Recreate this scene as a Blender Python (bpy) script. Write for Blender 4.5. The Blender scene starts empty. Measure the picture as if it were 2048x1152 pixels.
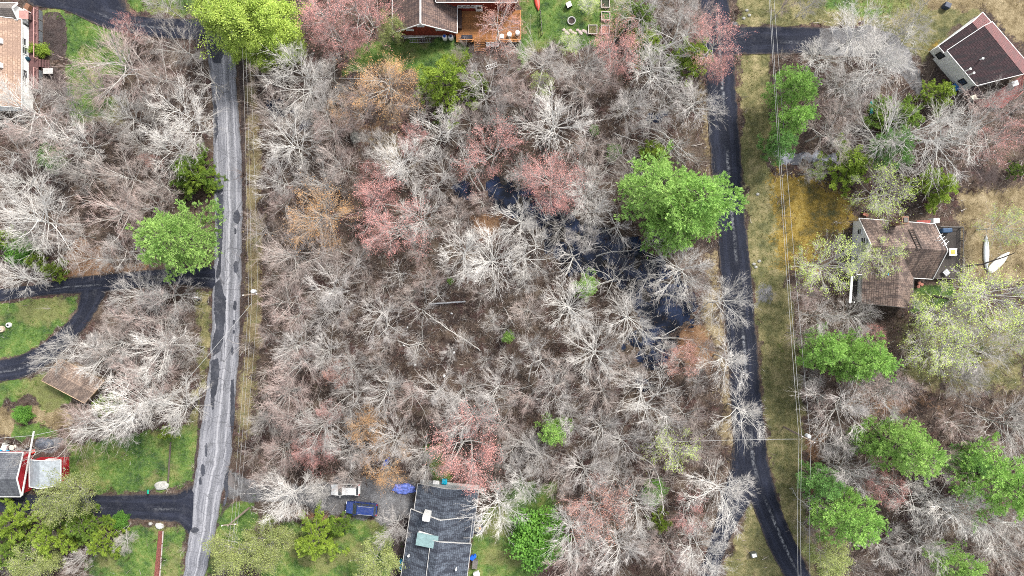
import bpy, bmesh, math, random
import numpy as np
from mathutils import Vector, Matrix

# ---------------------------------------------------------------- camera, sky, sun, exposure
SC = bpy.context.scene
COL = SC.collection
CAM_H = 110.0          # metres above the ground
PXM = 13.0             # photograph pixels per metre on the ground
cam_d = bpy.data.cameras.new('camera')
cam_d.sensor_width = 36.0
cam_d.lens = 36.0 * CAM_H / (2048 / PXM)
cam_d.clip_end = 4000
cam = bpy.data.objects.new('camera', cam_d)
COL.objects.link(cam)
cam.location = (0, 0, CAM_H)
SC.camera = cam

SUN_AZ = math.radians(40)     # clockwise from +Y
SUN_EL = math.radians(50)
world = bpy.data.worlds.new('World')
SC.world = world
world.use_nodes = True
wn = world.node_tree
bg = wn.nodes['Background']
sky = wn.nodes.new('ShaderNodeTexSky')
sky.sky_type = 'NISHITA'
sky.sun_disc = False
sky.sun_elevation = SUN_EL
sky.sun_rotation = SUN_AZ
sky.dust_density = 1.5
hs = wn.nodes.new('ShaderNodeHueSaturation')
hs.inputs['Saturation'].default_value = 0.28
wn.links.new(sky.outputs[0], hs.inputs['Color'])
wn.links.new(hs.outputs[0], bg.inputs['Color'])
bg.inputs['Strength'].default_value = 0.15
sun_d = bpy.data.lights.new('sun', 'SUN')
sun_d.energy = 2.4
sun_d.angle = math.radians(10)
sun_d.color = (1.0, 0.95, 0.885)
sun = bpy.data.objects.new('sun', sun_d)
COL.objects.link(sun)
sdir = Vector((math.sin(SUN_AZ) * math.cos(SUN_EL), math.cos(SUN_AZ) * math.cos(SUN_EL), math.sin(SUN_EL)))
sun.rotation_euler = sdir.to_track_quat('Z', 'Y').to_euler()
sun.location = (30, 40, 60)
SC.view_settings.view_transform = 'Standard'
SC.view_settings.look = 'None'
SC.view_settings.gamma = 1.0
SC.view_settings.exposure = 1.18
SC.cycles.max_bounces = 3
SC.cycles.diffuse_bounces = 1
SC.cycles.use_denoising = False
SC.cycles.filter_width = 0.95
SC.cycles.debug_use_spatial_splits = True
SC.cycles.adaptive_threshold = 0.02

# ---------------------------------------------------------------- helpers
R = random.Random(11)
NP = np.random.default_rng(5)

def P(px, py, z=0.0):
    """point at height z that stands over photograph position (px, py)"""
    f = (CAM_H - z) / CAM_H / PXM
    return Vector(((px - 1024) * f, (576 - py) * f, z))

def srgb(h):
    c = [int(h[i:i + 2], 16) / 255 for i in (0, 2, 4)]
    return tuple(v / 12.92 if v < .04045 else ((v + .055) / 1.055) ** 2.4 for v in c)

def mesh_obj(name, verts, faces, mat=None, parent=None, smooth=False, uvs=None):
    me = bpy.data.meshes.new(name)
    me.from_pydata([tuple(v) for v in verts], [], faces)
    if uvs is not None:
        uv = me.uv_layers.new(name='UVMap')
        for l in me.loops:
            uv.data[l.index].uv = uvs[l.vertex_index]
    if mat: me.materials.append(mat)
    if smooth:
        me.polygons.foreach_set('use_smooth', [True] * len(me.polygons))
    o = bpy.data.objects.new(name, me)
    COL.objects.link(o)
    if parent: o.parent = parent
    return o

def empty(name, loc=(0, 0, 0), rz=0.0):
    o = bpy.data.objects.new(name, None)
    o.empty_display_size = .3
    COL.objects.link(o)
    o.location = loc
    o.rotation_euler = (0, 0, rz)
    return o

def tag(o, label, cat, group=None):
    o['label'] = label; o['category'] = cat
    if group: o['group'] = group
    return o

def kind(o, k):
    o['kind'] = k
    return o

class MB:
    """collects boxes, bars, tubes, discs into one mesh"""
    def __init__(s): s.v = []; s.f = []
    def add(s, vs, fs):
        n = len(s.v); s.v += [tuple(v) for v in vs]; s.f += [tuple(i + n for i in f) for f in fs]; return s
    def box(s, c, d, rz=0.0, taper=1.0):
        hx, hy, hz = d[0] / 2, d[1] / 2, d[2] / 2
        ca, sa = math.cos(rz), math.sin(rz); vs = []
        for z, t in ((-hz, 1), (hz, taper)):
            for x, y in ((-hx, -hy), (hx, -hy), (hx, hy), (-hx, hy)):
                x *= t; y *= t
                vs.append((c[0] + x * ca - y * sa, c[1] + x * sa + y * ca, c[2] + z))
        return s.add(vs, [(3, 2, 1, 0), (4, 5, 6, 7), (0, 1, 5, 4), (1, 2, 6, 5), (2, 3, 7, 6), (3, 0, 4, 7)])
    def bar(s, a, b, w, h):
        a = Vector(a); b = Vector(b); d = (b - a).normalized()
        up = Vector((0, 0, 1)) if abs(d.z) < .95 else Vector((0, 1, 0))
        sd = d.cross(up).normalized() * (w / 2); u2 = sd.cross(d).normalized() * (h / 2)
        vs = [p + i * sd + j * u2 for p in (a, b) for i, j in ((-1, -1), (1, -1), (1, 1), (-1, 1))]
        return s.add(vs, [(0, 1, 2, 3), (7, 6, 5, 4), (0, 4, 5, 1), (1, 5, 6, 2), (2, 6, 7, 3), (3, 7, 4, 0)])
    def tube(s, pts, rad, n=6, cap=True):
        pts = [Vector(p) for p in pts]; vs = []; fs = []
        if not hasattr(rad, '__len__'): rad = [rad] * len(pts)
        for i, p in enumerate(pts):
            d = (pts[min(i + 1, len(pts) - 1)] - pts[max(i - 1, 0)]).normalized()
            up = Vector((0, 0, 1)) if abs(d.z) < .9 else Vector((1, 0, 0))
            a = d.cross(up).normalized(); b = a.cross(d)
            for k in range(n):
                t = 2 * math.pi * k / n
                vs.append(p + rad[i] * (math.cos(t) * a + math.sin(t) * b))
        for i in range(len(pts) - 1):
            for k in range(n):
                k2 = (k + 1) % n
                fs.append((i * n + k, i * n + k2, (i + 1) * n + k2, (i + 1) * n + k))
        if cap:
            fs.append(tuple(range(n))[::-1]); fs.append(tuple((len(pts) - 1) * n + k for k in range(n)))
        return s.add(vs, fs)
    def lathe(s, c, prof, n=16, sx=1, sy=1):
        vs = []; fs = []
        for r, z in prof:
            for k in range(n):
                t = 2 * math.pi * k / n
                vs.append((c[0] + r * sx * math.cos(t), c[1] + r * sy * math.sin(t), c[2] + z))
        for i in range(len(prof) - 1):
            for k in range(n):
                k2 = (k + 1) % n
                fs.append((i * n + k, i * n + k2, (i + 1) * n + k2, (i + 1) * n + k))
        fs.append(tuple(range(n))[::-1]); fs.append(tuple((len(prof) - 1) * n + k for k in range(n)))
        return s.add(vs, fs)
    def prism(s, poly, z0, z1):
        n = len(poly)
        vs = [(p[0], p[1], z0) for p in poly] + [(p[0], p[1], z1) for p in poly]
        fs = [tuple(range(n))[::-1], tuple(range(n, 2 * n))] + [(i, (i + 1) % n, n + (i + 1) % n, n + i) for i in range(n)]
        return s.add(vs, fs)
    def build(s, name, mat, parent=None, smooth=False, bevel=0):
        o = mesh_obj(name, s.v, s.f, mat, parent, smooth)
        bm = bmesh.new(); bm.from_mesh(o.data)
        bmesh.ops.recalc_face_normals(bm, faces=bm.faces)
        bm.to_mesh(o.data); bm.free()
        if bevel:
            m = o.modifiers.new('bevel', 'BEVEL'); m.width = bevel; m.segments = 2; m.limit_method = 'ANGLE'
        return o

# ---------------------------------------------------------------- materials
class NT:
    def __init__(s, name):
        s.m = bpy.data.materials.new(name); s.m.use_nodes = True
        s.t = s.m.node_tree; s.b = s.t.nodes['Principled BSDF']
        s.b.inputs['Specular IOR Level'].default_value = 0.3
    def n(s, typ, **kw):
        nd = s.t.nodes.new('ShaderNode' + typ)
        for k, v in kw.items():
            if k.startswith('i_'):
                key = k[2:].replace('_', ' ')
                sock = nd.inputs[int(key)] if key.isdigit() else nd.inputs[key]
                s.put(sock, v)
            else: setattr(nd, k, v)
        return nd
    def put(s, sock, v):
        if isinstance(v, bpy.types.NodeSocket): s.t.links.new(v, sock)
        elif isinstance(v, bpy.types.Node): s.t.links.new(v.outputs[0], sock)
        else:
            if hasattr(v, '__len__') and len(v) == 3 and sock.type == 'RGBA': v = (*v, 1)
            sock.default_value = v
    def mix(s, f, a, b, blend='MIX'):
        nd = s.t.nodes.new('ShaderNodeMix'); nd.data_type = 'RGBA'; nd.blend_type = blend
        s.put(nd.inputs['Factor'], f); s.put(nd.inputs['A'], a); s.put(nd.inputs['B'], b)
        return nd.outputs['Result']
    def math(s, op, a, b=0.0, c=0.0, clamp=False):
        nd = s.t.nodes.new('ShaderNodeMath'); nd.operation = op; nd.use_clamp = clamp
        s.put(nd.inputs[0], a); s.put(nd.inputs[1], b); s.put(nd.inputs[2], c)
        return nd.outputs[0]
    def ramp(s, f, lo, hi):
        nd = s.n('MapRange', interpolation_type='SMOOTHSTEP')
        s.put(nd.inputs['Value'], f); nd.inputs['From Min'].default_value = lo; nd.inputs['From Max'].default_value = hi
        return nd.outputs[0]
    def cramp(s, f, stops):
        nd = s.n('ValToRGB'); s.put(nd.inputs[0], f)
        e = nd.color_ramp.elements
        while len(e) < len(stops): e.new(.5)
        for k, (p, c) in zip(e, stops): k.position = p; k.color = (*c, 1)
        return nd.outputs[0]
    def noise(s, vec, scale, detail=4, rough=.6):
        nd = s.n('TexNoise'); nd.inputs['Scale'].default_value = scale; nd.inputs['Detail'].default_value = detail
        nd.inputs['Roughness'].default_value = rough
        if vec is not None: s.put(nd.inputs['Vector'], vec)
        return nd.outputs['Fac']
    def col(s, c): s.put(s.b.inputs['Base Color'], c)
    def bump(s, h, strength=.5, dist=.05):
        nd = s.n('Bump'); nd.inputs['Strength'].default_value = strength; nd.inputs['Distance'].default_value = dist
        s.put(nd.inputs['Height'], h); s.t.links.new(nd.outputs[0], s.b.inputs['Normal'])

MATS = {}
def M(name, c, rough=.75, var=.18, scale=3.0, metal=0.0, bump=0.0, spec=.3):
    """plain weathered surface: two tones broken by noise"""
    if name in MATS: return MATS[name]
    k = NT(name)
    tc = k.n('TexCoord').outputs['Object']
    n1 = k.noise(tc, scale, 5, .65)
    f = k.ramp(n1, .3, .7)
    k.col(k.mix(f, tuple(v * (1 - var) for v in c), tuple(min(1, v * (1 + var)) for v in c)))
    k.b.inputs['Roughness'].default_value = rough
    k.b.inputs['Metallic'].default_value = metal
    k.b.inputs['Specular IOR Level'].default_value = spec
    if bump: k.bump(n1, bump, .03)
    MATS[name] = k.m
    return k.m

def shingle_mat(name, c1, c2, stain, lines=.75, scale=1.0):
    k = NT(name)
    uv = k.n('UVMap').outputs[0]
    br = k.n('TexBrick'); k.put(br.inputs['Vector'], uv)
    br.inputs['Scale'].default_value = scale
    br.inputs['Brick Width'].default_value = .62; br.inputs['Row Height'].default_value = .32
    br.inputs['Mortar Size'].default_value = .03; br.inputs['Bias'].default_value = -.1
    br.inputs['Color1'].default_value = (*c1, 1); br.inputs['Color2'].default_value = (*c2, 1)
    br.inputs['Mortar'].default_value = (*[v * (1 - lines) for v in c1], 1)
    mp = k.n('Mapping'); mp.inputs['Scale'].default_value = (.9, .25, 1); k.put(mp.inputs[0], uv)
    n1 = k.ramp(k.noise(mp.outputs[0], 1.2, 5, .75), .45, .57)
    n2 = k.noise(uv, 7, 3, .7)
    c = k.mix(k.math('MULTIPLY', n1, .85), br.outputs[0], stain)
    k.col(k.mix(k.ramp(n2, .2, .8), k.mix(.4, c, (0, 0, 0)), k.mix(.05, c, (.6, .58, .55))))
    k.b.inputs['Roughness'].default_value = .85; k.b.inputs['Specular IOR Level'].default_value = .15
    k.bump(br.outputs['Fac'], .4, -.02)
    return k.m

def bark_mat(name, bark, tip):
    k = NT(name)
    at = k.n('Attribute', attribute_name='tip').outputs['Fac']
    rnd = k.n('ObjectInfo').outputs['Random']
    tc = k.n('TexCoord').outputs['Object']
    c = k.mix(k.ramp(at, .25, .95), bark, tip)
    n1 = k.noise(tc, 2.2, 1, .7)
    c = k.mix(k.ramp(n1, .3, .75), k.mix(.38, c, (.06, .05, .045)), c)
    br = k.math('MULTIPLY_ADD', rnd, .42, .78)
    k.col(k.mix(1.0, c, k.n('CombineColor', i_Red=br, i_Green=br, i_Blue=br).outputs[0], 'MULTIPLY'))
    k.b.inputs['Roughness'].default_value = .9
    k.b.inputs['Specular IOR Level'].default_value = .1
    return k.m

def leaf_mat(name, dark, light, transl=.3):
    k = NT(name)
    geo = k.n('NewGeometry')
    rnd = k.n('ObjectInfo').outputs['Random']
    tc = k.n('TexCoord').outputs['Object']
    f = k.math('ADD', k.math('MULTIPLY', geo.outputs['Random Per Island'], .6), k.math('MULTIPLY', k.ramp(k.noise(tc, .55, 2, .5), .3, .7), .4))
    c = k.mix(f, dark, light)
    br = k.math('MULTIPLY_ADD', rnd, .3, .85)
    c = k.mix(1.0, c, k.n('CombineColor', i_Red=br, i_Green=br, i_Blue=br).outputs[0], 'MULTIPLY')
    k.col(c)
    k.b.inputs['Roughness'].default_value = .6
    tr = k.n('BsdfTranslucent'); k.put(tr.inputs[0], c)
    mx = k.n('MixShader'); mx.inputs[0].default_value = transl
    k.t.links.new(k.b.outputs[0], mx.inputs[1]); k.t.links.new(tr.outputs[0], mx.inputs[2])
    k.t.links.new(mx.outputs[0], k.t.nodes['Material Output'].inputs['Surface'])
    return k.m

def paint_mat(name, c, rough=.25, metal=.0):
    k = NT(name)
    tc = k.n('TexCoord').outputs['Object']
    n = k.noise(tc, 4, 4, .6)
    k.col(k.mix(k.ramp(n, .35, .8), c, k.mix(.18, c, (.35, .33, .3))))
    k.b.inputs['Roughness'].default_value = rough; k.b.inputs['Metallic'].default_value = metal
    k.b.inputs['Coat Weight'].default_value = .5; k.b.inputs['Coat Roughness'].default_value = .1
    k.b.inputs['Specular IOR Level'].default_value = .5
    return k.m

# ---------------------------------------------------------------- ground zones, in photograph positions
def PL(s): return [tuple(float(v) for v in p.split(',')) for p in s.split()]
ZONES = [  # channel, polygon, edge softness in pixels, weight
 # bright lawn
 (0, PL('85,20 125,18 235,64 262,100 250,150 205,150 190,235 150,245 132,190 132,60'), 12, 1),
 (0, PL('-60,612 60,597 159,588 156,612 130,650 80,690 40,712 -60,728'), 6, .75),
 (0, PL('-60,768 60,757 105,742 150,785 140,812 95,822 60,790 20,800 -60,815'), 10, 1),
 (0, PL('30,850 90,848 120,868 40,885 25,872'), 8, .9),
 (0, PL('130,885 200,880 300,860 395,850 405,868 388,958 372,978 300,986 190,988 130,965'), 10, .8),
 (0, PL('190,1046 372,1048 364,1152 362,1220 180,1220 170,1120 240,1060'), 10, .7),
 (0, PL('440,1012 500,1000 520,1040 480,1090 430,1160 408,1160'), 14, .9),
 (0, PL('690,95 790,78 930,74 935,120 900,150 860,200 830,150 760,128 690,150'), 14, .92),
 (0, PL('1038,-40 1270,-40 1250,70 1200,90 1150,100 1090,85 1060,130 1035,140'), 10, .95),
 (0, PL('560,1045 690,1035 770,1040 790,1070 785,1220 520,1220 530,1100'), 16, .85),
 (0, PL('945,1040 985,1010 1040,960 1110,970 1120,1040 1080,1100 1060,1220 940,1220'), 16, .85),
 (0, PL('840,890 880,885 905,960 870,975'), 10, .8),
 (0, PL('1828,572 1905,570 1910,605 1850,625 1826,622'), 8, .9),
 (0, PL('1625,-40 1830,-40 1830,30 1740,45 1640,30'), 18, .55),
 (0, PL('260,20 300,33 400,34 410,0 380,-40 250,-40'), 6, .6),
 (0, PL('150,200 240,190 235,245 170,250'), 16, .6),
 # olive, half dry grass
 (1, PL('1478,108 1540,108 1545,250 1530,320 1560,400 1575,540 1600,700 1605,880 1612,1060 1640,1220 1625,1152 1572,1050 1542,940 1530,800 1505,560 1488,380'), 10, 1),
 (1, PL('1470,-40 1830,-40 1880,80 1850,120 1740,52 1480,50'), 10, .95),
 (1, PL('388,580 424,580 420,700 412,780 402,860 372,860 395,760 400,660'), 10, .8),
 (1, PL('370,850 402,850 392,960 376,980 372,920'), 8, .5),
 (1, PL('486,100 512,110 520,330 528,600 515,880 480,930 462,925 470,820 486,600 488,300'), 8, .42),
 (1, PL('140,190 250,200 250,250 150,250'), 16, .8),
 (1, PL('1855,20 1960,20 1860,110 1840,130'), 12, .9),
 (1, PL('1440,1152 1480,1060 1505,985 1545,1060 1580,1152 1580,1220 1420,1220'), 8, .7),
 (1, PL('1780,640 2060,600 2060,790 1850,790 1800,760'), 30, .6),
 (1, PL('700,110 800,100 860,130 760,150'), 14, .5),
 # tan dry grass
 (2, PL('1820,-40 2120,-40 2120,130 2040,90 1965,20 1880,70 1830,30'), 22, .8),
 (2, PL('-60,818 130,812 150,850 110,866 60,840 20,872 -60,876'), 10, .95),
 (2, PL('1385,150 1422,150 1428,300 1440,420 1448,600 1466,800 1478,900 1450,930 1430,860 1440,760 1400,650 1405,560 1425,480 1410,330'), 22, .62),
 (2, PL('1900,380 2120,360 2120,580 1925,565 1915,450'), 26, .75),
 (2, PL('1445,1130 1480,1068 1505,1000 1530,1050 1500,1152 1430,1220'), 10, .6),
 (2, PL('40,610 140,595 140,630 70,690 20,690'), 12, .6),
 (2, PL('1490,400 1512,400 1525,560 1512,560'), 6, .4),
 (2, PL('700,260 790,230 840,330 760,330'), 30, .5),
 (2, PL('490,130 514,130 524,330 526,600 508,860 482,905 476,850 490,600 492,300'), 12, .72),
 (2, PL('190,900 280,880 290,940 230,960'), 16, .75),
 (2, PL('330,870 395,860 385,950 350,960'), 16, .55),
 (2, PL('200,1090 300,1070 290,1220 190,1220'), 20, .6),
 (2, PL('1930,-30 2120,-30 2120,110 2060,100 1990,30'), 20, .7),
 (2, PL('1100,40 1160,60 1240,66 1240,92 1120,92'), 10, .5),
 # mustard moss
 (3, PL('1548,340 1640,352 1715,400 1700,450 1650,475 1625,545 1560,540 1552,440'), 34, .92),
 (3, PL('1545,320 1560,320 1566,540 1556,540'), 8, .6),
 (3, PL('1850,95 1880,80 1862,112'), 6, .9),
 # gravel
 (4, PL('440,945 470,946 500,958 560,975 650,962 740,950 830,962 833,1030 790,1040 770,1058 745,1036 660,1030 600,1010 500,998 450,990'), 13, .92),
 (4, PL('1506,562 1545,572 1556,590 1548,606 1510,612'), 12, .62),
 (4, PL('1630,55 1745,52 1800,75 1838,140 1856,190 1840,196 1800,150 1720,112 1630,108'), 5, 1),
 (4, PL('1462,40 1480,50 1480,56 1464,56'), 4, .7),
 (4, PL('76,882 120,876 128,900 95,908 74,900'), 6, .8),
 (4, PL('1390,905 1490,1000 1510,985 1500,1040 1485,1060'), 8, .0),
 (4, PL('440,944 470,945 500,956 545,972 545,996 500,1002 448,994'), 7, 1),
 # orange leaf litter
 (5, PL('130,515 160,480 200,500 230,530 290,528 290,540 200,548 125,552'), 10, .9),
 (5, PL('1360,650 1420,650 1440,720 1430,760 1370,740 1350,700'), 18, .8),
 (5, PL('1580,360 1600,320 1640,340 1600,350'), 10, .7),
 (5, PL('1600,860 1660,870 1640,990 1610,990'), 16, .6),
 (5, PL('1680,760 1860,770 1900,830 1800,850 1680,830'), 30, .5),
 (5, PL('600,1020 690,1034 690,1050 620,1050 560,1030'), 8, .7),
 (5, PL('700,240 770,230 800,290 720,310'), 20, .5),
 (5, PL('205,895 250,890 262,928 225,935'), 8, 1),
 (5, PL('1990,20 2120,20 2120,110 2040,90'), 20, .6),
 (5, PL('940,430 1000,425 1010,470 950,480'), 16, .8),
 # dark mulch / mud
 (6, PL('88,30 98,24 122,26 131,38 133,100 118,118 104,122 88,108'), 3, 1),
 (6, PL('87,136 110,133 126,142 132,165 130,200 88,205'), 3, 1),
 (6, PL('478,110 486,110 489,300 490,560 480,700 474,700 480,560 481,300'), 4, .9),
 (6, PL('1340,330 1500,330 1520,490 1440,490 1300,480 1250,420'), 30, .4),
 (6, PL('770,1030 830,1020 825,1090 800,1220 790,1220 785,1090'), 8, .9),
 (6, PL('398,770 412,780 398,960 384,960 392,880'), 3, .7),
 (6, PL('318,1060 326,1060 319,1160 308,1160'), 2, .0),
 (6, PL('470,1000 444,992 436,1050 412,1152 404,1152 428,1050'), 4, .6),
 (6, PL('1935,330 2000,330 2010,375 1960,380'), 20, .7),
]
ROAD_POLYS = []
POND = [PL('968,366 1008,358 1062,384 1112,400 1152,438 1205,452 1245,478 1292,498 1335,540 1372,566 1398,608 1388,642 1352,664 1350,702 1326,742 1292,750 1270,706 1250,690 1288,652 1268,602 1222,560 1180,546 1140,556 1112,528 1090,482 1058,452 1020,432 985,412'),
        PL('530,205 590,200 600,225 550,238'), PL('1292,222 1330,226 1325,246 1296,244'), PL('1560,305 1600,302 1660,308 1700,316 1690,326 1640,322 1590,324 1562,320'),
        PL('1275,752 1310,750 1300,778 1270,775'), PL('598,232 628,236 622,254 604,250'),PL('900,372 940,366 950,392 915,398')]

def poly_sd(px, py, poly):
    """signed distance in pixels, positive inside"""
    q = np.array(poly); mg = 45
    sel = (px > q[:, 0].min() - mg) & (px < q[:, 0].max() + mg) & (py > q[:, 1].min() - mg) & (py < q[:, 1].max() + mg)
    out = np.full(px.shape, -999.0)
    if sel.any(): out[sel] = _poly_sd(px[sel], py[sel], poly)
    return out

def _poly_sd(px, py, poly):
    d = np.full(px.shape, 1e9); ins = np.zeros(px.shape, bool); n = len(poly)
    for i in range(n):
        ax, ay = poly[i]; bx, by = poly[(i + 1) % n]
        ex, ey = bx - ax, by - ay; l2 = ex * ex + ey * ey + 1e-9
        t = np.clip(((px - ax) * ex + (py - ay) * ey) / l2, 0, 1)
        d = np.minimum(d, np.hypot(px - ax - t * ex, py - ay - t * ey))
        c = (ay > py) != (by > py)
        ins ^= c & (px < ex * (py - ay) / (ey + 1e-12) + ax)
    return np.where(ins, d, -d)

_g = NP.normal(size=(64, 64))
def vnoise(x, y, s, off=0.0):
    x = x / s + off; y = y / s + off * 1.7
    x0 = np.floor(x).astype(int); y0 = np.floor(y).astype(int)
    fx = x - x0; fy = y - y0; fx = fx * fx * (3 - 2 * fx); fy = fy * fy * (3 - 2 * fy)
    g = lambda i, j: _g[i % 64, j % 64]
    return (g(x0, y0) * (1 - fx) + g(x0 + 1, y0) * fx) * (1 - fy) + (g(x0, y0 + 1) * (1 - fx) + g(x0 + 1, y0 + 1) * fx) * fy

def zones_at(X, Y):
    px = X * PXM + 1024; py = 576 - Y * PXM
    wob = vnoise(px, py, 14) * 3.5 + vnoise(px, py, 5, 7) * 1.8
    m = np.zeros((8,) + px.shape)
    for ch, poly, soft, w in ZONES:
        if w == 0: continue
        sd = poly_sd(px, py, poly) + wob * min(1.6, soft / 7)
        m[ch] = np.maximum(m[ch], w * np.clip(sd / soft * .5 + .5, 0, 1))
    for poly in POND:
        m[7] = np.maximum(m[7], np.clip((poly_sd(px, py, poly) + wob * 1.9) / 9 + .4, 0, 1))
    return m

def road_at(X, Y, grow=0):
    px = X * PXM + 1024; py = 576 - Y * PXM
    r = np.zeros(px.shape, bool)
    for poly in ROAD_POLYS: r |= poly_sd(px, py, poly) > -grow
    return r
# ---------------------------------------------------------------- roads and driveways
def catmull(rows, step):
    a = np.array(rows, float); out = []
    for i in range(len(a) - 1):
        p0, p1, p2, p3 = a[max(i - 1, 0)], a[i], a[i + 1], a[min(i + 2, len(a) - 1)]
        n = max(2, int(np.abs(p2 - p1).max() / step))
        for t in np.linspace(0, 1, n, endpoint=False):
            out.append(.5 * ((2 * p1) + (-p0 + p2) * t + (2 * p0 - 5 * p1 + 4 * p2 - p3) * t * t + (-p0 + 3 * p1 - 3 * p2 + p3) * t ** 3))
    out.append(a[-1]); return np.array(out)

def road(name, rows, mat, z, jit=.9):
    e = catmull(rows, 7)
    n = len(e); na = 9
    for c in (0, 2):
        jx = vnoise(e[:, c] * 1.0 + 50 * c, e[:, c + 1], 9, 3) * jit + vnoise(e[:, c] + 9, e[:, c + 1], 3.7, 5 + c) * jit * .5
        e[:, c] += jx; e[:, c + 1] += jx * .4
    ROAD_POLYS.append([tuple(r[:2]) for r in e[::5]] + [tuple(e[-1][:2]), tuple(e[-1][2:])] + [tuple(r[2:]) for r in e[::-5]])
    vs = []; uv = []; fs = []; along = 0.0; prev = None
    for i in range(n):
        l = P(e[i, 0], e[i, 1]); r = P(e[i, 2], e[i, 3]); c = (l + r) / 2
        if prev is not None: along += (c - prev).length
        prev = c
        for k in range(na):
            t = min(1, max(0, (k - 1) / (na - 3)))
            p = l.lerp(r, t)
            zz = z + .02 * (1 - (2 * t - 1) ** 2)
            if k == 0: p = l + (l - r).normalized() * .05; zz = -.12
            if k == na - 1: p = r + (r - l).normalized() * .05; zz = -.12
            vs.append((p.x, p.y, zz)); uv.append((2 * t - 1, along))
    for i in range(n - 1):
        for k in range(na - 1):
            a = i * na + k
            fs.append((a, a + 1, a + na + 1, a + na))
    o = mesh_obj(name, vs, fs, mat, uvs=uv)
    return kind(o, 'structure')

def fresh_asphalt(name, c, streak=.3, wear=0.0):
    k = NT(name)
    uv = k.n('UVMap').outputs[0]; sx = k.n('SeparateXYZ'); k.put(sx.inputs[0], uv); u, v = sx.outputs[0], sx.outputs[1]
    tc = k.n('TexCoord').outputs['Object']
    big = k.ramp(k.noise(tc, .22, 4, .6), .35, .7)
    fine = k.noise(tc, 6, 3, .8)
    mp = k.n('Mapping'); mp.inputs['Scale'].default_value = (3.0, .12, 1); k.put(mp.inputs[0], uv)
    lane = k.noise(mp.outputs[0], 2.0, 4, .7)
    col = k.mix(big, c, tuple(x * 1.5 + .004 for x in c))
    col = k.mix(k.math('MULTIPLY', k.ramp(lane, .45, .75), .35), col, tuple(x * 2.2 + .01 for x in c))
    # rubbed pale streaks that follow the crown of the road
    d1 = k.ramp(k.math('ABSOLUTE', k.math('SUBTRACT', u, .12)), .16, .02)
    gate = k.ramp(k.noise(k.n('CombineXYZ', i_X=k.math('MULTIPLY', v, .06)).outputs[0], 1.6, 2, .5), .44, .56)
    spk = k.ramp(k.noise(tc, 2.2, 5, .8), .42, .6)
    col = k.mix(k.math('MULTIPLY', k.math('MULTIPLY', d1, k.math('MULTIPLY', gate, spk)), streak), col, (.26, .27, .29))
    for tr in (-.5, .5):
        tk = k.ramp(k.math('ABSOLUTE', k.math('SUBTRACT', u, tr)), .26, .05)
        col = k.mix(k.math('MULTIPLY', k.math('MULTIPLY', tk, k.ramp(lane, .3, .7)), .45), col, tuple(x * 3 + .012 for x in c))
    eg = k.ramp(k.math('ADD', k.math('ABSOLUTE', u), k.math('MULTIPLY_ADD', k.noise(tc, 1.4, 4, .7), .5, -.25)), .86, 1.02)
    col = k.mix(k.math('MULTIPLY', eg, .7 if streak else 0.0), col, (.085, .066, .052))
    if wear:
        col = k.mix(k.math('MULTIPLY', k.ramp(k.noise(tc, .6, 5, .75), .5, .62), wear), col, (.2, .2, .22))
    col = k.mix(k.ramp(fine, .3, .8), k.mix(.25, col, (0, 0, 0)), k.mix(.02, col, (1, 1, 1)))
    k.col(col)
    k.b.inputs['Roughness'].default_value = .8; k.b.inputs['Specular IOR Level'].default_value = .12
    k.bump(fine, .25, .02)
    return k.m

def old_asphalt(name):
    k = NT(name)
    uv = k.n('UVMap').outputs[0]; sx = k.n('SeparateXYZ'); k.put(sx.inputs[0], uv); u, v = sx.outputs[0], sx.outputs[1]
    tc = k.n('TexCoord').outputs['Object']
    mp = k.n('Mapping'); mp.inputs['Scale'].default_value = (2.6, .07, 1); k.put(mp.inputs[0], uv)
    lane = k.noise(mp.outputs[0], 2.2, 5, .7)
    mp2 = k.n('Mapping'); mp2.inputs['Scale'].default_value = (5, .35, 1); k.put(mp2.inputs[0], uv)
    st = k.noise(mp2.outputs[0], 2.5, 5, .8)
    rag = k.math('MULTIPLY_ADD', st, .16, -.08)
    uu = k.math('ADD', u, rag)
    col = k.mix(k.ramp(lane, .36, .62), (.108, .112, .134), (.225, .227, .252))
    for c, w, a in ((.08, .10, .75), (-.1, .05, .35), (.62, .07, .5), (-.72, .1, .35)):
        band = k.ramp(k.math('ABSOLUTE', k.math('SUBTRACT', uu, c)), w, w * .3)
        col = k.mix(k.math('MULTIPLY', band, a), col, (.39, .39, .415))
    dk = k.ramp(k.math('ABSOLUTE', k.math('SUBTRACT', uu, .36)), .17, .06)
    col = k.mix(k.math('MULTIPLY', dk, k.math('MULTIPLY', k.ramp(st, .3, .6), .6)), col, (.085, .088, .1))
    edge = k.ramp(k.math('ABSOLUTE', uu), .86, 1.0)
    col = k.mix(k.math('MULTIPLY', edge, .55), col, (.07, .068, .07))
    patch = k.ramp(k.noise(tc, .55, 6, .75), .56, .62)
    col = k.mix(k.math('MULTIPLY', patch, .6), col, (.075, .078, .09))
    fine = k.noise(tc, 5, 4, .8)
    col = k.mix(k.ramp(fine, .25, .8), k.mix(.25, col, (0, 0, 0)), k.mix(.1, col, (1, 1, 1)))
    # cracks
    vo = k.n('TexVoronoi', feature='DISTANCE_TO_EDGE'); vo.inputs['Scale'].default_value = .45; k.put(vo.inputs['Vector'], k.mix(.18, tc, k.n('TexNoise', i_Scale=1.5).outputs['Color']))
    col = k.mix(k.math('MULTIPLY', k.ramp(vo.outputs[0], .014, .0), .6), col, (.03, .03, .033))
    k.col(col)
    k.b.inputs['Roughness'].default_value = .8
    k.bump(fine, .3, .02)
    return k.m

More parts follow.
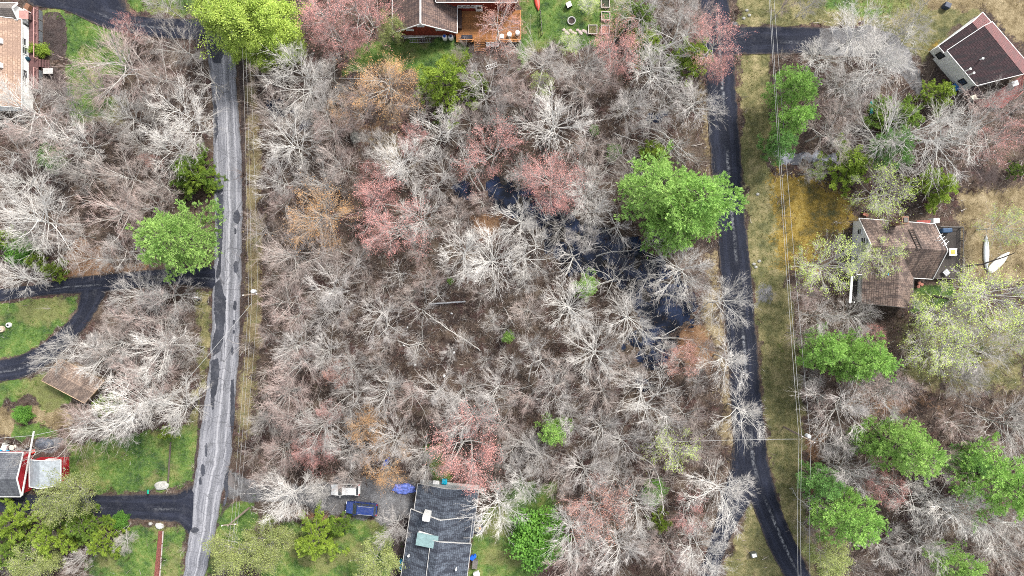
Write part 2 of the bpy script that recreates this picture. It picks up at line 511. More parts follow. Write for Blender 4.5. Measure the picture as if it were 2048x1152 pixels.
M_BLACK = fresh_asphalt('fresh_black_asphalt', (.0065, .0088, .0185), .8)
M_DRIVE = fresh_asphalt('driveway_asphalt', (.0080, .0102, .0200), .45, .08)
M_OLD = old_asphalt('patched_grey_asphalt')
M_SEAL = fresh_asphalt('sealed_asphalt_patch', (.034, .037, .048), 0.0, .25)
def H(*rows): return [(a, y, b, y) for y, a, b in rows]
old_road = road('patched_road', H((-60, 395, 450), (0, 402, 458), (60, 410, 464), (110, 415, 470), (200, 425, 474), (300, 427, 482), (384, 429, 483), (450, 430, 484), (540, 427, 482), (600, 425, 480), (700, 421, 477), (768, 414, 472), (868, 400, 465), (920, 395, 460), (1000, 382, 441), (1060, 379, 431), (1152, 366, 409), (1220, 352, 395)), M_OLD, .012)
road('black_road', H((-60, 1392, 1450), (0, 1399, 1457), (100, 1405, 1467), (200, 1413, 1473), (300, 1420, 1481), (384, 1426, 1486), (484, 1436, 1495), (550, 1442, 1503), (634, 1449, 1509), (700, 1455, 1515), (768, 1460, 1520), (868, 1466, 1530))
     + [(1470, 930, 1537, 925), (1486, 975, 1551, 980), (1504, 1010, 1566, 1028), (1522, 1055, 1585, 1072), (1536, 1091, 1600, 1103), (1568, 1152, 1622, 1152), (1600, 1210, 1655, 1200)], M_BLACK, .014)
road('black_side_road', [(1466, 890, 1532, 895), (1456, 950, 1516, 968), (1442, 1000, 1500, 1008), (1428, 1050, 1474, 1052), (1414, 1100, 1452, 1100), (1390, 1160, 1432, 1160), (1375, 1210, 1415, 1210)], M_BLACK, .008)
road('driveway', [(-60, 585, -60, 612), (0, 578, 0, 603), (70, 570, 60, 594), (130, 558, 130, 588), (200, 550, 212, 584), (300, 540, 300, 573), (360, 537, 360, 569), (430, 531, 430, 579)], M_DRIVE, .006)
road('looped_driveway', [(160, 580, 216, 580), (157, 612, 203, 604), (146, 632, 184, 636), (128, 653, 162, 666), (80, 690, 110, 718), (45, 708, 55, 752), (0, 721, 5, 763), (-60, 730, -60, 775)], M_DRIVE, .002)
road('upper_driveway', [(242, -40, 40, -40), (250, 5, 60, 8), (262, 26, 128, 20), (300, 35, 190, 48), (350, 37, 240, 64), (412, 38, 320, 76), (418, 40, 418, 80)], M_DRIVE, .004)
road('lower_driveway', [(-60, 985, -60, 1022), (0, 985, 0, 1025), (60, 989, 60, 1028), (190, 990, 190, 1034), (330, 988, 330, 1043), (362, 983, 360, 1048), (388, 968, 384, 1078)], M_DRIVE, .005)
road('side_driveway', [(1462, 46, 1462, 116), (1478, 53, 1476, 109), (1550, 53, 1550, 108), (1600, 54, 1600, 109), (1640, 55, 1640, 108)], M_DRIVE, .006)

# dark sealed patches on the old road: each one its own thin sheet with a ragged edge
def seal(poly, i):
    pts = []
    for a, b in zip(poly, poly[1:] + poly[:1]):
        m = max(2, int(math.hypot(b[0] - a[0], b[1] - a[1]) / 3))
        for t in range(m):
            x = a[0] + (b[0] - a[0]) * t / m; y = a[1] + (b[1] - a[1]) * t / m
            pts.append((x + R.uniform(-.9, .9), y + R.uniform(-.9, .9)))
    q = [P(*p) for p in pts]
    bm = bmesh.new()
    vs = [bm.verts.new((p.x, p.y, .040 + .0015 * i)) for p in q]
    bm.faces.new(vs); r = bmesh.ops.triangulate(bm, faces=bm.faces[:])
    bmesh.ops.recalc_face_normals(bm, faces=bm.faces)
    if sum(f.normal.z for f in bm.faces) < 0: bmesh.ops.reverse_faces(bm, faces=bm.faces)
    me = bpy.data.meshes.new('asphalt_patch'); bm.to_mesh(me); bm.free(); me.materials.append(M_SEAL)
    o = bpy.data.objects.new('asphalt_patch', me); COL.objects.link(o); o.parent = old_road
def oval(x, y, rx, ry, n=14): return [(x + rx * math.cos(6.283 * k / n), y + ry * math.sin(6.283 * k / n)) for k in range(n)]
for i, p in enumerate([PL('412,62 452,60 450,100 441,126 428,127 418,104'), PL('428,196 433,204 437,262 431,286 428,270'), PL('431,366 443,362 446,380 437,400 431,388'),
        PL('436,392 447,386 447,440 445,480 441,548 434,562 432,545 438,520 433,482 437,458 431,440'), PL('430,566 441,558 447,584 452,598 450,640 446,686 440,702 427,712 424,690 432,652 428,620'),
        oval(472, 534, 4.5, 12), oval(474, 434, 7, 14), oval(470, 611, 3.6, 10), oval(468, 644, 2.4, 5), oval(468, 664, 2.4, 4.5), oval(465, 702, 2.4, 9), oval(429, 725, 8, 6),
        oval(471, 462, 2.5, 6), oval(439, 490, 3, 8), oval(406, 940, 4.5, 13), oval(401, 962, 3, 8), oval(390, 1060, 8, 5.5), PL('424,720 436,716 440,740 432,790 424,800 420,770'), oval(426, 800, 3.5, 20),
        oval(413, 900, 2.2, 14), PL('458,940 452,948 447,966 452,985 446,1010 450,1012 458,985 456,965'), PL('462,760 468,758 470,830 464,880 461,840')]): seal(p, i)

# ---------------------------------------------------------------- ground sheet
def axis(lim, step, out):
    a = list(np.arange(-lim, lim + 1e-6, step))
    ext = []; d = step * 2; x = lim
    while x < out: x += d; d *= 1.6; ext.append(x)
    return np.array([-e for e in ext[::-1]] + a + ext)
gx = axis(83, .36, 900); gy = axis(48.5, .36, 900)
GX, GY = np.meshgrid(gx, gy)
mz = zones_at(GX, GY)
onroad = road_at(GX, GY, 5)
wood = 1 - np.clip(mz[:7].max(0) + mz[7] * .6, 0, 1)
GZ = -.06 + vnoise(GX, GY, 2.3) * .035 * np.clip(wood + .2, 0, 1) + vnoise(GX, GY, .9, 4) * .022 * wood
GZ = np.minimum(GZ, -.012)
GZ = np.where(onroad, -.075, GZ)
pd = np.clip(mz[7], 0, 1); pd = pd * pd * (3 - 2 * pd)
GZ = GZ - pd * (.36 + .22 * vnoise(GX, GY, 1.3, 9) + .12 * vnoise(GX, GY, .6, 3)) * (~onroad)
nv = GX.size; W_ = len(gx); H_ = len(gy)
co = np.stack([GX, GY, GZ], -1).reshape(-1, 3).astype(np.float32)
ii, jj = np.meshgrid(np.arange(W_ - 1), np.arange(H_ - 1)); a0 = (jj * W_ + ii).ravel()
quads = np.stack([a0, a0 + 1, a0 + W_ + 1, a0 + W_], -1)

def np_mesh(name, co, faces, k):
    me = bpy.data.meshes.new(name)
    me.vertices.add(len(co)); me.vertices.foreach_set('co', np.asarray(co, np.float32).ravel())
    nf = len(faces)
    me.loops.add(nf * k); me.loops.foreach_set('vertex_index', np.asarray(faces, np.int32).ravel())
    me.polygons.add(nf); me.polygons.foreach_set('loop_start', np.arange(0, nf * k, k, dtype=np.int32))
    me.update(calc_edges=True)
    return me
gme = np_mesh('ground', co, quads, 4)
for nm, ch in (('zone_a', (0, 1, 2)), ('zone_b', (3, 4, 5)), ('zone_c', (6, 7, 7))):
    at = gme.attributes.new(nm, 'FLOAT_COLOR', 'POINT')
    d = np.ones((nv, 4), np.float32)
    for k, c in enumerate(ch): d[:, k] = mz[c].ravel()
    at.data.foreach_set('color', d.ravel())

def ground_mat():
    k = NT('forest_floor_and_lawn')
    tc = k.n('TexCoord').outputs['Object']
    big = k.noise(tc, .07, 2, .6); mid = k.noise(tc, .35, 4, .7); fine = k.noise(tc, 2.6, 3, .75); vf = k.noise(tc, 9, 1, .8)
    mid2 = k.noise(k.n('Mapping', i_Location=(31, 17, 3), i_0=tc).outputs[0], .5, 3, .7)
    litter = k.cramp(mid, [(.3, (.022, .013, .010)), (.45, (.050, .031, .023)), (.56, (.092, .062, .043)), (.7, (.15, .11, .074))])
    litter = k.mix(k.math('MULTIPLY', k.ramp(mid2, .52, .66), .6), litter, (.095, .038, .034))
    litter = k.mix(k.math('MULTIPLY', k.ramp(big, .5, .7), .35), litter, (.13, .095, .055))
    litter = k.mix(k.math('MULTIPLY', k.ramp(k.noise(tc, .9, 3, .6), .64, .74), .35), litter, (.05, .065, .02))
    fleck = k.ramp(fine, .56, .68)
    litter = k.mix(k.math('MULTIPLY', fleck, .5), litter, (.26, .19, .15))
    litter = k.mix(k.math('MULTIPLY', k.ramp(fine, .46, .3), .6), litter, (.018, .012, .012))
    sep = []
    for nm in ('zone_a', 'zone_b', 'zone_c'):
        a = k.n('Attribute', attribute_name=nm); s = k.n('SeparateColor'); k.put(s.inputs[0], a.outputs['Color']); sep.append(s)
    chan = [sep[0].outputs[0], sep[0].outputs[1], sep[0].outputs[2], sep[1].outputs[0], sep[1].outputs[1], sep[1].outputs[2], sep[2].outputs[0], sep[2].outputs[1]]
    br = k.math('MULTIPLY_ADD', fine, .7, -.35)
    br = k.math('ADD', br, k.math('MULTIPLY_ADD', mid, .8, -.4))
    def f(c, amt=1.0): return k.ramp(k.math('MULTIPLY_ADD', br, amt, c), .34, .62)
    grass = k.cramp(mid2, [(.32, (.020, .058, .008)), (.46, (.058, .125, .014)), (.58, (.105, .185, .026)), (.72, (.21, .23, .06))])
    grass = k.mix(k.math('MULTIPLY', k.ramp(fine, .55, .7), .45), grass, (.24, .26, .075))
    grass = k.mix(k.math('MULTIPLY', k.ramp(k.noise(tc, .16, 3, .6), .5, .62), .55), grass, (.23, .20, .075))
    olive = k.cramp(mid2, [(.3, (.062, .068, .020)), (.45, (.125, .122, .042)), (.57, (.205, .182, .075)), (.7, (.31, .26, .13))])
    tan = k.cramp(mid, [(.3, (.09, .062, .026)), (.46, (.19, .142, .068)), (.6, (.30, .235, .13)), (.74, (.38, .31, .19))])
    must = k.cramp(mid2, [(.3, (.060, .062, .018)), (.42, (.13, .095, .016)), (.54, (.25, .165, .020)), (.7, (.34, .25, .06))])
    grav = k.cramp(mid, [(.3, (.075, .068, .064)), (.5, (.145, .142, .145)), (.7, (.25, .25, .255))])
    orng = k.cramp(mid2, [(.3, (.10, .048, .022)), (.5, (.22, .115, .055)), (.7, (.32, .19, .10))])
    mulch = k.cramp(mid, [(.3, (.020, .013, .012)), (.55, (.055, .036, .032)), (.75, (.13, .10, .085))])
    mud = k.cramp(mid, [(.35, (.012, .011, .010)), (.65, (.045, .034, .026))])
    c = litter
    c = k.mix(f(chan[5]), c, orng); c = k.mix(f(chan[2]), c, tan); c = k.mix(f(chan[1]), c, olive); c = k.mix(f(chan[0]), c, grass)
    c = k.mix(f(chan[3], 1.7), c, must); c = k.mix(f(chan[6], .6), c, mulch); c = k.mix(f(chan[4], 1.0), c, grav); c = k.mix(f(chan[7], .4), c, mud)
    c = k.mix(k.ramp(vf, .25, .75), k.mix(.42, c, (0, 0, 0)), k.mix(.04, c, (1, 1, 1)))
    k.col(c)
    k.b.inputs['Roughness'].default_value = .95; k.b.inputs['Specular IOR Level'].default_value = .1
    k.bump(k.math('ADD', fine, k.math('MULTIPLY', vf, .5)), .9, .12)
    return k.m
gme.materials.append(ground_mat())
ground = bpy.data.objects.new('ground', gme); COL.objects.link(ground); kind(ground, 'structure')

# ---------------------------------------------------------------- swamp water lies below the ground sheet and shows where the ground dips
def water_mat(name, c, rough=.08):
    k = NT(name)
    tc = k.n('TexCoord').outputs['Object']
    n = k.noise(tc, .35, 4, .6)
    k.col(k.mix(k.ramp(n, .4, .65), c, tuple(x * 5 + .006 for x in c)))  # lighter patches paint a grey-blue sky sheen into the water colour
    k.b.inputs['Roughness'].default_value = rough; k.b.inputs['IOR'].default_value = 1.33
    k.b.inputs['Specular IOR Level'].default_value = .42
    k.bump(k.noise(tc, 3, 3, .6), .05, .02)
    return k.m
M_WATER = water_mat('dark_swamp_water', (.0028, .0050, .0125))
def sheet(name, poly, z, mat):
    return mesh_obj(name, [(*P(x, y).xy, z) for x, y in poly], [tuple(range(len(poly)))[::-1]], mat)
kind(sheet('pond_water', PL('940,340 1080,345 1170,400 1300,470 1430,560 1432,690 1380,800 1240,800 1220,690 1110,600 1040,480 930,430'), -.20, M_WATER), 'structure')
kind(sheet('puddle_water', PL('515,190 645,190 645,265 515,265'), -.22, M_WATER), 'structure')
kind(sheet('ditch_water', PL('1280,210 1345,210 1345,260 1280,260'), -.22, M_WATER), 'structure')
kind(sheet('marsh_water', PL('890,360 960,358 960,405 890,405'), -.22, M_WATER), 'structure')
kind(sheet('stream_water', PL('1540,290 1720,300 1712,340 1545,335'), -.2, water_mat('pale_stream_water', (.09, .095, .11), .2)), 'structure')
pud = sheet('rain_puddle', oval(458, 961, 9, 7) if False else PL('447,948 456,944 466,948 474,960 478,974 472,980 462,974 452,966 446,958'), -.003, water_mat('muddy_puddle_water', (.030, .027, .026), .15))
kind(pud, 'structure')

# ---------------------------------------------------------------- underbrush, grass and twig litter: nobody could count them
def stuff_mesh(name, co, tri, attr, mat, label, cat):
    me = np_mesh(name, co, tri, 3)
    a = me.attributes.new('tone', 'FLOAT', 'POINT'); a.data.foreach_set('value', np.asarray(attr, np.float32))
    me.materials.append(mat)
    o = bpy.data.objects.new(name, me); COL.objects.link(o)
    tag(o, label, cat); kind(o, 'stuff')
    return o

def tone_mat(name, stops, rough=.9):
    k = NT(name)
    a = k.n('Attribute', attribute_name='tone').outputs['Fac']
    k.col(k.cramp(a, stops)); k.b.inputs['Roughness'].default_value = rough; k.b.inputs['Specular IOR Level'].default_value = .1
    return k.m

HOUSE_BOXES = [(-20, -20, 90, 200), (770, -20, 1045, 84), (1850, 20, 2060, 210), (1700, 430, 1925, 625), (815, 960, 960, 1180), (-20, 895, 132, 1000), (85, 715, 210, 805)]
def in_house(px, py, pad=0):
    r = np.zeros(px.shape, bool)
    for x0, y0, x1, y1 in HOUSE_BOXES: r |= (px > x0 - pad) & (px < x1 + pad) & (py > y0 - pad) & (py < y1 + pad)
    return r

def scatter(n, dens):
    x = NP.uniform(-82, 82, n); y = NP.uniform(-47.5, 47.5, n)
    m = zones_at(x, y)
    ok = (NP.random(n) < dens(m, x, y)) & ~road_at(x, y, 4) & ~in_house(x * PXM + 1024, 576 - y * PXM)
    return x[ok], y[ok], m[:, ok]

def blades(x, y, z0, n_per, h, lean, w, base_tone, tone_var, z_mid=0.35, bent=True):
    """clumps of thin curved stems: two triangles each"""
    N = len(x); k = n_per
    X = np.repeat(x, k); Y = np.repeat(y, k); T = np.repeat(base_tone, k) + NP.normal(0, tone_var, N * k)
    Hh = np.repeat(h, k) * NP.uniform(.45, 1.1, N * k)
    az = NP.uniform(0, 2 * np.pi, N * k); ln = Hh * NP.uniform(.2, 1, N * k) * lean
    ox = NP.normal(0, .12, N * k); oy = NP.normal(0, .12, N * k)
    dx, dy = np.cos(az), np.sin(az)
    ww = w * NP.uniform(.6, 1.3, N * k)
    az2 = az + NP.normal(0, .5, N * k)
    bx, by = X + ox, Y + oy
    mx, my = bx + dx * ln * .45, by + dy * ln * .45
    ex, ey = mx + np.cos(az2) * ln * .6, my + np.sin(az2) * ln * .6
    px_, py_ = -dy * ww, dx * ww
    v = np.stack([
        np.stack([bx - px_, by - py_, np.full(N * k, z0)], -1), np.stack([bx + px_, by + py_, np.full(N * k, z0)], -1),
        np.stack([mx + px_ * .7, my + py_ * .7, z0 + Hh * .62], -1), np.stack([mx - px_ * .7, my - py_ * .7, z0 + Hh * .62], -1),
        np.stack([ex, ey, z0 + Hh], -1)], 1).reshape(-1, 3)
    b = np.arange(N * k) * 5
    t = np.concatenate([np.stack([b, b + 1, b + 2], -1), np.stack([b, b + 2, b + 3], -1), np.stack([b + 3, b + 2, b + 4], -1)])
    return v, t, np.repeat(np.clip(T, 0, 1), 5)

def wood_d(m): return np.clip(1 - m[:7].max(0) * 1.3 - m[7] * .86, 0, 1)
clearing = lambda x, y: np.exp(-(((x * PXM + 1024 - 905) / 170) ** 2 + ((576 - y * PXM - 650) / 110) ** 2))
x, y, m = scatter(26000, lambda m, x, y: wood_d(m) * np.clip(.62 + .32 * vnoise(x, y, 4.5, 2), .12, 1))
tone = np.clip(.42 + .26 * vnoise(x, y, 5, 12) + NP.normal(0, .14, len(x)), 0, 1)
h = NP.uniform(.5, 1.9, len(x)) * (1 - .35 * clearing(x, y))
v, t, a = blades(x, y, -.08, 9, h, 1.05, .021, tone, .1)
MATS_BRUSH = tone_mat('underbrush_stems', [(0, (.028, .014, .011)), (.3, (.094, .056, .044)), (.55, (.195, .142, .114)), (.8, (.335, .28, .24)), (1, (.52, .48, .44))])
stuff_mesh('underbrush', v, t, a, MATS_BRUSH, 'tangled brown and pinkish underbrush covering the floor of the bare wood', 'underbrush')
x, y, m = scatter(3000, lambda m, x, y: wood_d(m) * np.clip(.5 + .5 * vnoise(x, y, 7, 6) + .9 * clearing(x, y), 0, 1))
tone = np.clip(.72 + .2 * vnoise(x, y, 5, 2) + NP.normal(0, .1, len(x)), 0, 1)
v, t, a = blades(x, y, -.08, 40, NP.uniform(1.2, 3.0, len(x)) * (1 - .3 * clearing(x, y)), 1.0, .019, tone, .1)
stuff_mesh('shrub_thicket', v, t, a, MATS_BRUSH, 'pale bare twiggy shrubs that fill the gaps between the trees', 'thicket')
x, y, m = scatter(34000, lambda m, x, y: np.clip(m[:4].max(0), 0, 1) * .8)
gsel = m[:4].argmax(0)
tone = np.choose(gsel, [.16, .46, .76, .95]) + vnoise(x, y, 3, 3) * .07
v, t, a = blades(x, y, -.07, 7, NP.uniform(.10, .28, len(x)), 1.3, .03, tone, .06)
stuff_mesh('grass', v, t, a, tone_mat('grass_blades', [(0, (.022, .068, .008)), (.22, (.075, .165, .018)), (.46, (.165, .165, .06)), (.74, (.34, .27, .15)), (.88, (.36, .28, .14)), (1, (.33, .22, .03))]), 'mown and half dry grass on the lawns and road verges', 'grass')
x, y, m = scatter(26000, lambda m, x, y: np.clip(wood_d(m) + m[5] + m[7] * .7 + m[4] * .35, 0, 1))
# fallen twigs and leaves lying flat
N = len(x); az = NP.uniform(0, np.pi, N); ll = NP.gamma(2, .14, N) + .1; ww = NP.uniform(.015, .05, N)
c_, s_ = np.cos(az), np.sin(az)
zz = np.where(m[7] > .4, -.17, -.02) + NP.uniform(0, .12, N)
v = np.stack([np.stack([x - c_ * ll - s_ * ww, y - s_ * ll + c_ * ww, zz], -1), np.stack([x - c_ * ll + s_ * ww, y - s_ * ll - c_ * ww, zz + .03], -1), np.stack([x + c_ * ll, y + s_ * ll, zz + NP.uniform(0, .25, N)], -1)], 1).reshape(-1, 3)
stuff_mesh('twig_litter', v, np.arange(N * 3).reshape(-1, 3), np.repeat(NP.random(N), 3), tone_mat('fallen_twigs', [(0, (.09, .06, .05)), (.5, (.26, .21, .18)), (.85, (.5, .46, .42)), (1, (.58, .55, .52))]), 'fallen twigs and leaves strewn over the wood floor', 'litter')
# ---------------------------------------------------------------- trees: prototypes grown once, then copied as individuals
class Grow:
    def __init__(s): s.v = []; s.f = []; s.tip = []; s.ends = []; s.extra = []
    def branch(s, pts, r0, r1, n, t0, t1):
        base = len(s.v); k = len(pts)
        for i, p in enumerate(pts):
            q = pts[min(i + 1, k - 1)] - pts[max(i - 1, 0)]
            d = q / (np.linalg.norm(q) + 1e-9)
            up = np.array((0, 0, 1.)) if abs(d[2]) < .9 else np.array((1., 0, 0))
            a = np.cross(d, up); a /= np.linalg.norm(a) + 1e-9; b = np.cross(a, d)
            f = i / (k - 1); r = r0 + (r1 - r0) * f; tt = t0 + (t1 - t0) * f
            if i == k - 1 and n == 3:
                s.v.append(p); s.tip.append(tt)
            else:
                for j in range(n):
                    w = 6.28319 * j / n
                    s.v.append(p + r * (math.cos(w) * a + math.sin(w) * b)); s.tip.append(tt)
        for i in range(k - 1):
            last = (i == k - 2 and n == 3)
            for j in range(n):
                j2 = (j + 1) % n
                if last: s.f.append((base + i * n + j, base + i * n + j2, base + (k - 1) * n))
                else: s.f.append((base + i * n + j, base + i * n + j2, base + (i + 1) * n + j2, base + (i + 1) * n + j))
    def mesh(s, name):
        me = bpy.data.meshes.new(name)
        v = [tuple(p) for p in s.v]; f = list(s.f); tip = list(s.tip)
        for V, F, A in s.extra:
            n = len(v); v += V.tolist(); f += (F + n).tolist(); tip += list(A)
        s.tip = tip
        me.from_pydata(v, [], f)
        a = me.attributes.new('tip', 'FLOAT', 'POINT'); a.data.foreach_set('value', np.array(s.tip, np.float32))
        me.materials.append(None)
        return me

def curve_pts(p, d, L, k, wob, lift, rng):
    pts = [p]; d = d / np.linalg.norm(d)
    for i in range(k):
        d = d + np.array((rng.gauss(0, wob), rng.gauss(0, wob), rng.gauss(0, wob) + lift))
        d /= np.linalg.norm(d)
        pts.append(pts[-1] + d * L / k)
    return pts

def at_t(pts, t):
    x = t * (len(pts) - 1); i = min(int(x), len(pts) - 2); f = x - i
    return pts[i] * (1 - f) + pts[i + 1] * f, pts[i + 1] - pts[i]

def off_dir(d, ang, roll, rng):
    d = d / np.linalg.norm(d)
    up = np.array((0, 0, 1.)) if abs(d[2]) < .9 else np.array((1., 0, 0))
    a = np.cross(d, up); a /= np.linalg.norm(a); b = np.cross(a, d)
    return math.cos(ang) * d + math.sin(ang) * (math.cos(roll) * a + math.sin(roll) * b)

def frames(D):
    D = D / (np.linalg.norm(D, axis=1, keepdims=True) + 1e-9)
    up = np.where(np.abs(D[:, 2:3]) < .9, np.array([[0, 0, 1.]]), np.array([[1., 0, 0]]))
    A = np.cross(D, up); A /= np.linalg.norm(A, axis=1, keepdims=True) + 1e-9
    return D, A, np.cross(A, D)

def fan(P0, D0, amin, amax, g):
    """directions that leave D0 at a random angle"""
    D, A, B = frames(D0); n = len(D)
    an = np.radians(g.uniform(amin, amax, n))[:, None]; ro = g.uniform(0, 6.283, n)[:, None]
    return np.cos(an) * D + np.sin(an) * (np.cos(ro) * A + np.sin(ro) * B)

def spikes(P0, D, L, r, t0, t1):
    """three-sided tapering twigs, all at once"""
    Dn, A, B = frames(D); n = len(P0); r = np.broadcast_to(r, (n,))[:, None]
    vs = [P0 + r * (math.cos(w) * A + math.sin(w) * B) for w in (0, 2.094, 4.189)] + [P0 + Dn * L[:, None]]
    V = np.stack(vs, 1).reshape(-1, 3); b = np.arange(n) * 4
    F = np.concatenate([np.stack([b, b + 1, b + 3], -1), np.stack([b + 1, b + 2, b + 3], -1), np.stack([b + 2, b, b + 3], -1)])
    return V, F, np.tile([t0, t0, t0, t1], n)

def bare_proto(seed, h=13.5, Rc=4.5, nprim=15, nsec=8, nter=6, ntw=4, low=.34, th=.86, open_=1.0, lean=0.0, wob=.07, stems=1, asym=0.0, flat=0.0):
    rng = random.Random(seed); g = np.random.default_rng(seed)
    T = Grow(); C = Grow()
    top = h * .66; cz = h * .62; rz = h * .40
    QP = []; QD = []; QL = []; a0 = rng.uniform(0, 6.28)
    for st in range(stems):
        ta = a0 + st * 6.283 / stems; sl = (.12 if stems > 1 else 0)
        tp = [np.array((math.cos(ta) * sl, math.sin(ta) * sl, -.15))]
        dx = rng.gauss(0, .02) + lean + sl * math.cos(ta); dy = rng.gauss(0, .02) + sl * math.sin(ta)
        for i in range(6):
            tp.append(tp[-1] + np.array((dx * top / 4 + rng.gauss(0, .10), dy * top / 4 + rng.gauss(0, .10), top / 6 * (1 if stems == 1 else rng.uniform(.85, 1.05)))))
        T.branch(tp, (.17 if stems == 1 else .12) * th, .05 * th, 6, 0, .1)
        for i in range(nprim // stems):
            t = low + (1 - low) * (i + rng.random() * .8) / (nprim // stems)
            p, d = at_t(tp, min(t, .999))
            az = i * 2.39996 + rng.gauss(0, .4) + st * 1.7; u = (t - low) / (1 - low)
            if stems > 1: az = ta + (((az - ta + math.pi) % 6.283) - math.pi) * .8
            el = math.radians((22 + 50 * u ** 1.3) * (1 - flat) + rng.gauss(0, 8))
            dv = np.array((math.cos(az) * math.cos(el), math.sin(az) * math.cos(el), math.sin(el)))
            q = p.copy(); L = 0; Ra = Rc * (1 + asym * math.cos(az - a0))
            while L < 9:
                q = q + dv * .3; L += .3
                if (q[0] ** 2 + q[1] ** 2) / Ra ** 2 + ((q[2] - cz) / rz) ** 2 > 1 and L > 1.2: break
            L *= rng.choice((.6, .85, .95, 1.0, 1.1)) * rng.uniform(.92, 1.06)
            pp = curve_pts(p, dv, L, 5, wob, .02, rng)
            T.branch(pp, (.028 + .0085 * L) * th, .016 * th, 4, .05, .45)
            for j in range(nsec):
                t2 = rng.uniform(.12, .93); p2, d2 = at_t(pp, t2)
                L2 = (L * (1 - t2) * rng.uniform(.5, .95) + .55) * open_
                sp = curve_pts(p2, off_dir(d2, math.radians(rng.uniform(16, 46)), rng.uniform(0, 6.28), rng), L2, 3, wob * 1.3, .02, rng)
                C.branch(sp, .0235 * th, .012 * th, 3, .3, .65)
                for k in range(nter):
                    p3, d3 = at_t(sp, min(rng.uniform(.12, .95), .999)); QP.append(p3); QD.append(d3); QL.append(L2)
    QP = np.array(QP); QD = np.array(QD); QL = np.array(QL); n = len(QP)
    D3 = fan(QP, QD, 14, 44, g); L3 = QL * g.uniform(.3, .65, n) + .2
    V1, F1, A1 = spikes(QP, D3, L3, .0165 * th, .55, .9)
    tt = g.uniform(.15, .95, (n, ntw)); TP = (QP[:, None] + D3[:, None] * (L3[:, None] * tt)[..., None]).reshape(-1, 3)
    TD = fan(TP, np.repeat(D3, ntw, 0), 14, 46, g); TL = g.uniform(.3, .85, n * ntw)
    V2, F2, A2 = spikes(TP, TD, TL, .0130 * th, .8, 1)
    C.extra = [(V1, F1, A1), (V2, F2, A2)]
    C.ends = np.concatenate([QP + D3 * L3[:, None], TP + TD * TL[:, None]]); C.twig = TP
    return T, C

def quads_mesh(name, pts, size, seed, jit=.12, per=1, elong=1.6, keep=1.0):
    """leaf sized faces around the given points"""
    g = np.random.default_rng(seed); pts = np.asarray(pts)
    if keep < 1: pts = pts[g.random(len(pts)) < keep]
    c = np.repeat(pts, per, 0); n = len(c); c = c + g.normal(0, jit, (n, 3)); s_ = size * g.uniform(.55, 1.25, n)[:, None]
    a = g.normal(0, 1, (n, 3)) * (1, 1, .55); a /= np.linalg.norm(a, axis=1, keepdims=True)
    b = np.cross(a, g.normal(0, .5, (n, 3)) + (0, 0, 1)); b /= np.linalg.norm(b, axis=1, keepdims=True) + 1e-9
    V = np.stack([c - a * s_ * elong / 2, c + b * s_ / 2 - a * s_ * .1, c + a * s_ * elong / 2, c - b * s_ / 2], 1).reshape(-1, 3)
    me = np_mesh(name, V, np.arange(n * 4).reshape(-1, 4), 4); me.materials.append(None)
    return me

